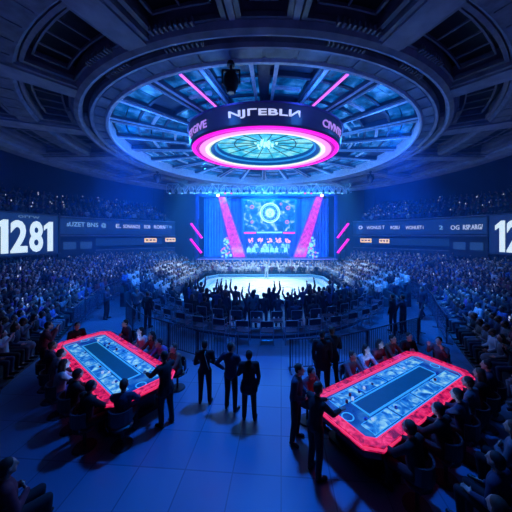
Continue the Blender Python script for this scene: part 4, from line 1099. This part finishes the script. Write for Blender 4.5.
# left table (u grows to the right and towards the camera; v>0 = far side)
at_table(LT, 2.72, .25, 'stand', 'reach', 'black', 'person in a black suit standing at the right end of the left gaming table', lean=R(4), coat=.12, sc=.98)
at_table(LT, 1.95, -1.12, 'sit', 'reach', 'black', 'person in black seen from behind at the near corner of the left gaming table')
at_table(LT, 2.52, -.62, 'sit', 'reach', 'navy', "person in navy seen from behind, seated next to the right end of the left table", hair=M_hair2)
at_table(LT, 1.15, -1.15, 'sit', 'reach', 'black', "person in black with turned head seated at the near side of the left table", turn=R(15))
at_table(LT, .35, -1.22, 'sit', 'reach', 'pale', 'person in a pale blue shawl seated at the near long side of the left table', legs='blue', long=True, skin=M_skin3)
at_table(LT, -.45, -1.2, 'sit', 'reach', 'grey', 'person in grey leaning over the left table with stretched arms', lean=R(16), skin=M_skin3)
at_table(LT, -1.2, -1.15, 'sit', ('reach', 'clap'), 'navy', 'person in navy reaching one arm over the left table near its far corner', sleeves=.5)
at_table(LT, -1.95, -1.1, 'stand', 'clap', 'maroon', 'person in a dark red top standing behind the far left corner of the left table')
at_table(LT, -2.65, -.1, 'sit', 'fold', 'black', 'person in black seated at the far end of the left table')
at_table(LT, -1.5, 1.2, 'sit', 'fold', 'navy', "small dark person at the far left of the left table's far side")
at_table(LT, -.3, 1.2, 'sit', 'lap', 'pale', 'person in a pale dress seated at the far side of the left table', legs='pale', long=True, skirt=True, skin=M_skin3)
at_table(LT, .35, 1.25, 'sit', 'reach', 'maroon', "person in a reddish top at the left table beside the person in pale", long=True)
at_table(LT, 1.0, 1.25, 'sit', 'reach', 'violet', 'person in violet bending over the far side of the left table', lean=R(18))
at_table(LT, 1.7, 1.2, 'sit', 'reach', 'brown', 'person in brown seated at the far side of the left table near its right end', skin=M_skin3)
# right table (u grows away to the right; v>0 = far side)
at_table(RT, -2.62, .08, 'stand', 'reach', 'black', "person in a black jacket standing at the left end of the right table", lean=R(5), sc=.97, hair=M_hair2)
at_table(RT, -2.45, .85, 'stand', 'front', 'navy', 'person with brown hair standing behind the left corner of the right table', lean=R(5), sc=.96, hair=M_hair2, skin=M_skin3)
at_table(RT, -1.85, 1.15, 'sit', 'reach', 'maroon', "person in a dark red jacket at the left of the right table's far side", lean=R(10))
at_table(RT, -.75, 1.75, 'stand', 'down', 'black', "large person in a black coat, left one of the pair behind the right table", coat=.2, fat=1.2, lean=0, face=Vector((.2, 1)))
at_table(RT, -.30, 1.80, 'stand', 'front', 'black', "person in black, right one of the standing pair behind the right table", coat=.14, lean=0, face=Vector((-.1, 1)), fat=1.1)
at_table(RT, -.35, 1.15, 'sit', 'reach', 'grey', "person in grey at the right table in front of the standing pair")
at_table(RT, .3, 1.2, 'sit', 'reach', 'pale', 'person in pale clothes seated at the middle of the far side of the right table', skin=M_skin3, long=True, legs='grey')
at_table(RT, .95, 1.2, 'sit', 'fold', 'maroon', "long-haired person in dark red at the middle of the right table's far side", long=True)
at_table(RT, 1.6, 1.2, 'sit', 'reach', 'brown', 'person in brown seated at the far corner of the right table')
at_table(RT, 2.25, 1.0, 'sit', 'fold', 'black', 'person in black seated beyond the far corner of the right table beside the aisle')
at_table(RT, 2.75, .25, 'sit', 'phone', 'grey', 'person in grey holding up both hands at the far right end of the right table', skin=M_skin3)
at_table(RT, 2.1, -1.15, 'sit', 'reach', 'navy', 'person in navy seated at the near right corner of the right table')
at_table(RT, 1.45, -1.2, 'sit', 'reach', 'black', "long-haired person in black at the near side of the right table", long=True)
at_table(RT, .8, -1.2, 'sit', 'fold', 'grey', "person in grey with folded arms at the near side of the right table")
at_table(RT, .1, -1.25, 'sit', 'reach', 'navy', "person in navy seated at the middle of the right table's near side")
at_table(RT, -.7, -1.25, 'sit', 'reach', 'black', "person in black left of the middle of the right table's near side")
at_table(RT, -1.6, -1.2, 'sit', 'reach', 'black', 'person in black seated at the near left corner of the right table', hair=M_hair2)

cn = {}
for (nm, sd, u, o) in sorted(stools, key=lambda e: e[2]):
    cn[(nm, sd)] = cn.get((nm, sd), 0) + 1
    o['label'] = 'dark round-backed chair at the %s of the %s table, %s from the left' % (sd, nm, ORD[cn[(nm, sd)]]); o['group'] = 'chairs around the %s table' % nm
# people sitting close to the camera at both lower edges of the photo
for (x, y, top, arms, lg, face, lb) in ((-3.55, 3.35, 'maroon', 'fold', False, (.6, 1), 'person in dark red seated alone at the lower left photo edge'),
        (3.30, 3.45, 'navy', 'lap', False, (-.5, 1), 'person in navy seated at the lower right edge, behind the near table side'),
        (2.75, 2.85, 'maroon', 'fold', True, (-.3, 1), 'person in dark red with long hair, lowest right in the photo'),
        (4.15, 4.05, 'grey', 'fold', True, (-.6, 1), 'person in grey with long hair seated right of the right table')):
    h = person('sit', arms, top, 'black', M_hair if not lg else M_hair2, M_skin, .014, long=lg)
    place(h, x, y, 0, face, lb); stool(x, y, face, 'dark chair of the ' + ' '.join(lb.replace(' seated', '').split(', lowest')[0].split(', behind')[0].split()))
# ================================================================ barriers
M_rail = mat('barrier_steel', (0.05, 0.07, 0.11), .4, .5)
def glass_mat():
    if 'barrier_glass' in _m: return _m['barrier_glass']
    m = bpy.data.materials.new('barrier_glass'); m.use_nodes = True; b_ = m.node_tree.nodes['Principled BSDF']
    b_.inputs['Base Color'].default_value = (.08, .16, .32, 1); b_.inputs['Alpha'].default_value = .35; b_.inputs['Roughness'].default_value = .2
    _m['barrier_glass'] = m
    return m
def barrier(p0, p1, label, group, h=1.05, bars=14, mesh=False):
    p0, p1 = Vector(p0), Vector(p1); L = (p1 - p0).length; mid = (p0 + p1) / 2
    t = empty('crowd_barrier', (mid.x, mid.y, 0), math.atan2(p1.y - p0.y, p1.x - p0.x), label, 'barrier', group)
    b = MB(); b.tube((-L/2, 0, h), (L/2, 0, h), .022, .022, 8); b.build('top_rail', M_rail, t)
    b = MB(); b.tube((-L/2, 0, .14), (L/2, 0, .14), .018, .018, 8); b.build('bottom_rail', M_rail, t)
    for s in (-1, 1):
        b = MB(); b.tube((s * (L/2 - .03), 0, 0), (s * (L/2 - .03), 0, h), .022, .022, 8); b.box((s * (L/2 - .03), 0, .012), (.05, .42, .024)); b.build('post', M_rail, t)
    b = MB()
    for k in range(1, bars): x = -L/2 + L * k / bars; b.tube((x, 0, .14), (x, 0, h), .009, .009, 5)
    b.build('upright_bars', M_rail, t)
    if mesh:
        b = MB(); b.box((0, .02, .6), (L - .08, .008, .82)); b.build('infill_panel', glass_mat(), t)
    return t
near = smooth_line([(-7.1, 12.6, 0), (-6.2, 11.5, 0), (-5.0, 10.3, 0), (-3.4, 9.3, 0), (-1.6, 8.45, 0), (.42, 7.95, 0)], 60)
def along(pts, step, i0=0):
    out = [pts[0]]; acc = 0
    for a, c in zip(pts, pts[1:]):
        acc += (c - a).length
        if acc >= step: out.append(c); acc = 0
    return out
q = along(near, 1.45)
q[-1] = near[-1] if (q[-1] - near[-1]).length < .8 else q[-1]
for k, (a, c) in enumerate(zip(q, q[1:])):
    barrier(a, c, 'steel barrier with upright bars in the line left of the gap, %s from the gap' % ORD[len(q) - 1 - k], 'steel barriers left of the gap')
near2 = smooth_line([(.82, 7.95, 0), (2.6, 8.2, 0), (4.6, 9.2, 0), (6.3, 10.0, 0), (7.2, 11.3, 0)], 60)
q = along(near2, 1.45)
for k, (a, c) in enumerate(zip(q, q[1:])):
    barrier(a, c, 'steel barrier with upright bars in the line right of the gap, %s from the gap' % ORD[k + 1], 'steel barriers right of the gap', mesh=(k >= 3))
for side, nm in ((-1, 'left'), (1, 'right')):
    pts = [bowl(side, s / 200, 0) for s in range(60, 196)]
    pts = [p for p in pts if p.y > (11.0 if side < 0 else 9.9)]
    pts = [p + Vector((-side * .35, 0, 0)) for p in pts]
    q = along(pts, 1.9)
    for k, (a, c) in enumerate(zip(q, q[1:])):
        barrier(a, c, 'dark barrier panel along the foot of the %s stand, %s from the nearest' % (nm, ORD[k + 1]), 'barrier panels of the %s stand' % nm, 1.15, 8, True)

# ================================================================ folding chairs around the rink
M_frame = mat('chair_frame', (0.28, 0.34, 0.45), .35, .7)
M_seat = mat('chair_seat', (0.02, 0.03, 0.06), .6)
def make_chair():
    t = empty('folding_chair', (0, 0, 0), 0, 'x', 'chair')
    b = MB(); b.box((0, .02, .45), (.42, .40, .035)); b.build('seat', M_seat, t)
    b = MB(); b.box((0, -.21, .78), (.38, .025, .2)); b.build('backrest', M_seat, t)
    b = MB()
    b.path([(-.21, -.20, .45), (-.21, -.23, .90), (.21, -.23, .90), (.21, -.20, .45)], .014); b.path([(-.21, .2, .44), (-.21, -.2, .44), (.21, -.2, .44), (.21, .2, .44)], .011)
    b.build('back_frame', M_frame, t)
    for s in (-1, 1):
        b = MB(); b.tube((s * .21, -.20, .45), (s * .22, -.24, 0), .013); b.build('leg', M_frame, t)
        b = MB(); b.tube((s * .20, .18, .45), (s * .21, .22, 0), .013); b.build('leg', M_frame, t)
    b = MB(); b.tube((-.215, -.22, .2), (.215, -.22, .2), .010); b.build('stretcher', M_frame, t)
    return t
chair0 = make_chair(); first = [True]
def chair_at(x, y, face, label, group, z=0.0):
    c = chair0 if first[0] else copy_tree(chair0); first[0] = False
    c.location = (x, y, z); c.rotation_euler.z = math.atan2(-face.x, face.y); c['label'] = label; c['group'] = group
    return c
def ring_pt(rx, a): return Vector((.12 + rx * math.sin(a), 17.0 - rx * math.cos(a) * .985, 0))
# ---- cheering people in front of the rink
protos = []
for kind, arms, fng in (('stand', 'raise', True), ('stand', ('raise', 'down'), True), ('stand', ('clap', 'raise'), True), ('stand', 'clap', True), ('stand', 'down', True), ('stand', ('fold', 'raise'), True), ('sit', 'fold', False), ('sit', 'lap', False)):
    for lg in (False, True):
        p = person(kind, arms, 'black', 'black', M_hair, M_skin, .02, long=lg, fingers=fng, turn=R(random.uniform(-20, 20)), shoes=False)
        protos.append((kind, arms, lg, p))
used = set()
def take(i):
    k, a, lg, p = protos[i]
    if i in used: return copy_tree(p)
    used.add(i); return p
TOPS = ['black', 'navy', 'grey', 'black', 'navy', 'blue']
ARMTXT = {0: 'both arms raised', 1: 'one arm raised', 2: 'hands up cheering', 3: 'clapping hands', 4: 'arms down', 5: 'one arm up'}
count = {}
rows = [(7.05, 0), (6.15, 1), (5.35, 2), (4.65, 3)]
for rx, ri in rows:
    step = .95 if ri < 1 else .85 if ri < 2 else .52
    lim = R(80) if ri == 0 else R(78)
    n = int(2 * lim * rx / step)
    for k in range(n + 1):
        a = -lim + 2 * lim * k / n; p = ring_pt(rx, a)
        if ri >= 2 and abs(a) > R(72): continue
        if ri >= 2 and (p.y > 15.0 - abs(p.x) * .0 or (p.y > 14.6)): continue
        if ri == 1 and p.y > 16.6: continue
        seat_no = k + 1
        cen = Vector((.12, 20, 0)); f = (cen - p).normalized()
        rowname = ('rearmost', 'second', 'third', 'front')[ri]
        count[ri] = count.get(ri, 0) + 1; no = ORD[count[ri]]
        if ri <= 1:
            seated = ri == 1 and random.random() < .55
            c = chair_at(p.x, p.y, f, ('occupied' if seated else 'empty') + ' folding chair in the %s curved row before the rink, %s from its left' % (rowname, no), 'folding chairs in the %s row behind the rink' % rowname, z=0.0 if ri == 0 else .12)
            c.scale = (1.25, 1.12, 1.1)
            if seated:
                o = take(random.choice((12, 13, 14, 15))); col = random.choice(('black', 'navy', 'black'))
                restyle(o, CL[col], CL['black'], random.choice((M_skin, M_skin3)), random.choice((M_hair, M_hair2)))
                place(o, p.x, p.y, .17, f, 'person in %s on the folding chair %s from the left in the second row' % (col, no), 'people seated in the second row behind the rink', sc=1)
            continue
        if random.random() < (.05 if ri == 2 else .1): continue
        i = random.choices((0, 1, 2, 3, 4, 5), (2, 3, 2, 2, 3, 3))[0] if ri > 2 else random.choice((3, 4, 4, 1, 5, 4))
        j = 2 * i + random.choice((0, 1)); o = take(j); c = random.choice(TOPS)
        restyle(o, CL[c], CL[random.choice(('black', 'navy'))], random.choice((M_skin, M_skin2, M_skin3)), random.choice((M_hair, M_hair2)))
        place(o, p.x + random.uniform(-.14, .14), p.y + random.uniform(-.12, .12), 0, f, 'standing person in %s, %s, %s row before the rink, %s from left' % (c, ARMTXT[i], rowname, no), 'people standing in the %s row before the rink' % rowname, sc=random.uniform(.86, 1.06))
        N_PEOPLE += 1
for i_, e_ in enumerate(protos):      # a prototype nobody needed
    if i_ not in used:
        for ch_ in list(e_[3].children): bpy.data.objects.remove(ch_)
        bpy.data.objects.remove(e_[3])
# low curved risers under the chairs
def riser(r0, r1, z, nm):
    b = MB(); n = 60; vs = []
    for k in range(n + 1):
        a = R(-84 + 168 * k / n)
        for r in (r0, r1):
            p = ring_pt(r, a)
            for zz in (0, z): vs.append((p.x, p.y, zz))
    fs = []
    for k in range(n):
        o = 4 * k; p = o + 4; fs += [(o, p, p + 2, o + 2), (o + 1, o + 3, p + 3, p + 1), (o, o + 1, p + 1, p), (o + 2, p + 2, p + 3, o + 3)]
    fs += [(0, 2, 3, 1), (4 * n, 4 * n + 1, 4 * n + 3, 4 * n + 2)]
    b.add(vs, fs); return b.build(nm, mat('riser_carpet', (.03, .04, .07), .8), kind='structure')
riser(5.65, 6.6, .12, 'riser')
# ================================================================ spectators in the stands
def lowpoly(arms='lap', kind='sit', cheer=False):
    """small seated figure: mesh arrays with material roles 0 top, 1 legs, 2 skin, 3 hair, 4 phone"""
    J = pose(kind, arms, 0.05); b = MB(); n = 6
    b.capsule(J['pelvis'], J['chest'], .15, .17, 7, 0); b.capsule(J['shL'], J['shR'], .08, .08, 6, 0)
    for s in 'LR':
        b.tube(J['sh' + s], J['el' + s], .06, .05, 5, 0); b.tube(J['el' + s], J['wr' + s], .05, .035, 5, 0); b.ball(Vector(J['ha' + s]), .045, 5, 3, 2)
        b.tube(J['hip' + s], J['knee' + s], .10, .08, 5, 1); b.tube(J['knee' + s], J['ank' + s], .08, .05, 5, 1); b.tube(J['ank' + s], J['toe' + s], .05, .04, 5, 1)
    h = Vector(J['head']); b.tube(J['neck'], h, .05, .05, 5, 2); b.ball(h + Vector((0, .02, 0)), (.08, .095, .115), 7, 5, 2); b.ball(h + Vector((0, -.03, .04)), (.088, .09, .095), 7, 5, 3)
    if arms == 'phone': 
        hp = (Vector(J['haL']) + Vector(J['haR'])) / 2; b.box(hp + Vector((0, .02, .04)), (.075, .01, .14), mi=4)
    # triangulate fans as tuples -> arrays
    return np.array(b.v, dtype=np.float64), b.f, b.mi
TPL = [lowpoly('lap'), lowpoly('fold'), lowpoly('clap'), lowpoly('phone'), lowpoly(('raise', 'lap')), lowpoly('lap')]
TPLs = [lowpoly('raise', 'stand'), lowpoly(('raise', 'down'), 'stand'), lowpoly('clap', 'stand'), lowpoly('phone', 'stand')]
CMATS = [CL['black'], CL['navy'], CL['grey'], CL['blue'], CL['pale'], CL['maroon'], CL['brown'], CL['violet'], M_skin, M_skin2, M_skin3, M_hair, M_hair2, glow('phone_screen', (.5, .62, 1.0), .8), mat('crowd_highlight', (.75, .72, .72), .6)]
CW = [.20, .22, .16, .14, .10, .05, .07, .06]
def crowd_mesh(name, people, label, tpls=None, phone=.03, bright=0.0):
    """people: list of (x, y, z, angle)"""
    if not people: return
    V, F, MI = [], [], []; off = 0; base = tpls or TPL
    rnd = random.Random(hash(len(people)) % 1000 + len(name))
    for (x, y, z, a) in people:
        if rnd.random() < phone: t = base[3]
        else:
            i = rnd.choice((0, 0, 1, 2, 4, 5)) if base is TPL else rnd.choice((0, 1, 2, 2)); t = base[i]
        vs, fs, mi = t; sc = rnd.uniform(.9, 1.04); a += rnd.uniform(-.25, .25)
        c, s = math.cos(a) * sc, math.sin(a) * sc
        q = np.empty_like(vs); q[:, 0] = vs[:, 0] * c - vs[:, 1] * s + x; q[:, 1] = vs[:, 0] * s + vs[:, 1] * c + y; q[:, 2] = vs[:, 2] * sc + z
        V.append(q); top = rnd.choices(range(8), CW)[0]
        if bright and rnd.random() < bright: top = rnd.choice((4, 14, 14))  # paler tops: strong light on the block put into the colour
        role = (top, rnd.choice((0, 1, 1, 2)), rnd.choice((8, 8, 9, 10, 10)), rnd.choice((11, 11, 12)), 13)
        for f, m in zip(fs, mi): F.append(tuple(k + off for k in f)); MI.append(role[m])
        off += len(vs)
    me = bpy.data.meshes.new(name); me.from_pydata(np.concatenate(V).tolist(), [], F)
    for m in CMATS: me.materials.append(m)
    me.polygons.foreach_set('material_index', MI); me.polygons.foreach_set('use_smooth', [True] * len(F)); me.update()
    o = bpy.data.objects.new(name, me); COL.objects.link(o); tag(o, label, 'crowd', kind='stuff')
    return o
def on_screen(x, y, m=60): return y > 1.2 and -m < CX + x * FPX / y < 512 + m
seats = {}
for side in (-1, 1):
    L = []
    for r in range(NR):
        t = (r + .80) / NR; z = row_z(r); prev = None; acc = random.random() * .4
        for k in range(1200):
            s = k / 1199; p = bowl(side, s, t)
            if prev is not None: acc += (p - prev).length
            prev = p
            if acc >= .50:
                acc = random.uniform(-.05, .05)
                if any(abs(s - c) < wd for c, wd in ((.30, .010), (.47, .009), (.62, .008), (.78, .009))): continue
                if random.random() < .07 or not on_screen(p.x, p.y): continue
                f = (bowl(side, s, 0) - p).normalized(); f = (f * .6 + (Vector((0, 21, 0)) - p).normalized() * .4).normalized()
                L.append((p.x, p.y, z, math.atan2(-f.x, f.y), r))
    seats[side] = L
allp = sorted([(math.hypot(q[0], q[1]), s, q) for s in (-1, 1) for q in seats[s]], key=lambda e: e[0])
vis = [e for e in allp if on_screen(e[2][0], e[2][1], 12)]
N_IND = 175
chosen = set(id(e[2]) for e in vis[:N_IND])
sp_protos = []
for arms, lg, sk in (('lap', False, False), ('fold', False, False), ('clap', True, False), ('lap', True, True), (('raise', 'lap'), False, False), ('phone', False, False)):
    p = person('sit', arms, 'black', 'black', M_hair, M_skin, .017, long=lg, fingers=True, turn=R(random.uniform(-15, 15)), lean=R(random.uniform(-4, 12)), skirt=sk)
    if arms == 'phone':
        J = pose('sit', 'phone'); b = MB(); b.box((0, .40, 1.18), (.075, .01, .15)); b.build('phone', CMATS[13], p)
    sp_protos.append([arms, p, False])
POSE = {0: 'resting', 1: 'arms folded', 2: 'clapping', 3: 'long-haired', 4: 'arm raised', 5: 'holding phone'}
TC = ['black', 'navy', 'grey', 'blue', 'pale', 'maroon', 'brown', 'violet']
rowc = {}
for (d, side, q) in vis[:N_IND]:
    i = random.choices(range(6), (4, 3, 2, 3, 1, 1))[0]; e = sp_protos[i]
    if e[2]: o = copy_tree(e[1])
    else: o = e[1]; e[2] = True
    c = random.choices(TC, (3, 3, 2, 2, .8, 1, 1, 1))[0]
    restyle(o, CL[c], CL[random.choice(('black', 'navy', 'grey'))], random.choice((M_skin, M_skin2, M_skin3)), random.choice((M_hair, M_hair2, M_hair3) if random.random() < .2 else (M_hair, M_hair2)))
    o.location = (q[0], q[1], q[2]); o.rotation_euler.z = q[3]; k = random.uniform(.94, 1.02); o.scale = (k, k, k)
    nm = 'left' if side < 0 else 'right'
    rk_ = (side, q[4]); rowc[rk_] = rowc.get(rk_, 0) + 1
    o['label'] = 'spectator in %s, %s, %s row of the %s stand, %s from the near end' % (c, POSE[i], ORD[q[4] + 1], nm, ORD[rowc[rk_]])
    o['group'] = 'spectators seated in the %s stand' % nm
for side, nm in ((-1, 'left'), (1, 'right')):
    crowd_mesh('seated_crowd', [q[:4] for q in seats[side] if id(q) not in chosen], 'dense crowd of seated spectators filling the %s stand' % nm)
# upper tiers
for side, nm in ((-1, 'left'), (1, 'right')):
    L = []
    for r in range(UP_ROWS):
        z = 6.1 + .30 * r; prev = None; acc = 0
        for k in range(1500):
            s = .35 + .63 * k / 1499; p = bowl(side, s, 1.0); qd = bowl(side, min(1, s + .01), 1) - bowl(side, max(0, s - .01), 1)
            n = Vector((qd.y, -qd.x, 0)).normalized(); n = -n if n.x * side < 0 else n
            p = p + n * (.3 + .85 * r + .62)
            if prev is not None: acc += (p - prev).length
            prev = p
            if acc >= .55:
                acc = 0
                if random.random() < .12 or not on_screen(p.x, p.y): continue
                L.append((p.x, p.y, z, math.atan2(n.x, -n.y)))
    crowd_mesh('upper_crowd', L, 'sparse crowd of spectators in the dark upper tier on the %s' % nm, phone=.10)
# rinkside blocks: wings left and right, rows at the far side
for side, nm in ((-1, 'left'), (1, 'right')):
    L = []; b = MB()
    for r in range(5):
        x = side * (6.55 + .55 * r) + .1; z = .10 + .20 * r
        b.box((x, 21, z / 2), (.56, 11.6, z)); b.box((x + side * .14, 21, z / 2 + .2), (.25, 11.6, z + .4))
        y = 15.4
        while y < 26.6:
            if random.random() > .05: L.append((x + side * .12, y, z, (R(90) if side > 0 else R(-90))))
            y += random.uniform(.44, .52)
    b.build('rinkside_bench', M_conc, kind='structure')
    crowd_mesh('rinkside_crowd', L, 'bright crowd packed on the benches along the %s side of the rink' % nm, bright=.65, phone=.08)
L = []; b = MB()
for r in range(5):
    y = 26.4 + .55 * r; z = .03 + .05 * r; hw = 7.2 + .25 * r
    b.box((.1, y, z / 2), (2 * hw, .6, z)); b.box((.1, y + .15, z / 2 + .2), (2 * hw, .25, z + .4)); x = -hw + .2
    while x < hw:
        if random.random() > .05: L.append((x + .1, y + .12, z, PI))
        x += random.uniform(.42, .5)
b.build('far_bench', M_conc, kind='structure')
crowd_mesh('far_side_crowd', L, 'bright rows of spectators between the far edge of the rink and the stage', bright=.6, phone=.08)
# performers on the stage
pf_ = person('stand', 'down', 'violet', 'navy', M_hair, M_skin3, .03, fingers=False, shoes=False); fst = True
q0, q1 = px(249, 250, 33.3), px(288, 250, 33.3)
for row in range(2):
    for k in range(9):
        o = pf_ if fst else copy_tree(pf_); fst = False
        x = q0[0] + (q1[0] - q0[0]) * (k + .5 * row) / 8.5
        c = random.choice(('violet', 'pale', 'pale', 'blue')); restyle(o, CL[c], CL['navy'], M_skin3, M_hair)
        place(o, x, 33.0 + row * .9, 1.35 + .5 * row, (0, -1), 'performer in %s, %s row of the choir under the screen, %s from the left' % (c, 'front' if row == 0 else 'back', ORD[k + 1]), 'choir of performers, %s row' % ('front' if row == 0 else 'back'))
b = MB(); b.box(((q0[0] + q1[0]) / 2, 34.1, 1.6), (q1[0] - q0[0] + .6, .8, .5)); tag(b.build('choir_riser', mat('riser_dark', (.03, .04, .1), .7)), 'low dark riser under the back row of the choir', 'riser')

for k in range(5):
    q = px(251 + k * 9.2, 240.5, 32.9); b = MB()
    b.tube((q[0], q[1], 1.35), (q[0], q[1], q[2]), .03, .03, 6)
    for j in range(14): b.ball((q[0] + random.uniform(-.32, .32), q[1] + random.uniform(-.2, .2), q[2] + random.uniform(-.25, .25)), random.uniform(.07, .14), 6, 4, mi=1)
    tag(b.build('flower_stand', [M_dark, glow('flower_pink', (.9, .25, .85), 1.0)]), 'pink flower bouquet on a thin stand before the choir, %s from the left' % ORD[k + 1], 'flowers', 'pink bouquets before the choir')  # blossoms are no lamps, their brightness is put in as glow
# ---------------------------------------------------------------- haze in the hall
hz = bpy.data.materials.new('blue_haze'); hz.use_nodes = True
nt = hz.node_tree; nt.nodes.clear()
out = nt.nodes.new('ShaderNodeOutputMaterial'); vs_ = nt.nodes.new('ShaderNodeVolumeScatter')
vs_.inputs['Color'].default_value = (0.06, 0.42, 1.0, 1); vs_.inputs['Density'].default_value = 0.019; vs_.inputs['Anisotropy'].default_value = 0.2
nt.links.new(vs_.outputs[0], out.inputs['Volume'])
b = MB(); b.box((0, 24.5, 7.4), (64, 31, 14.8))
tag(b.build('stage_haze', hz), 'thin blue stage haze filling the hall', 'haze', kind='stuff')
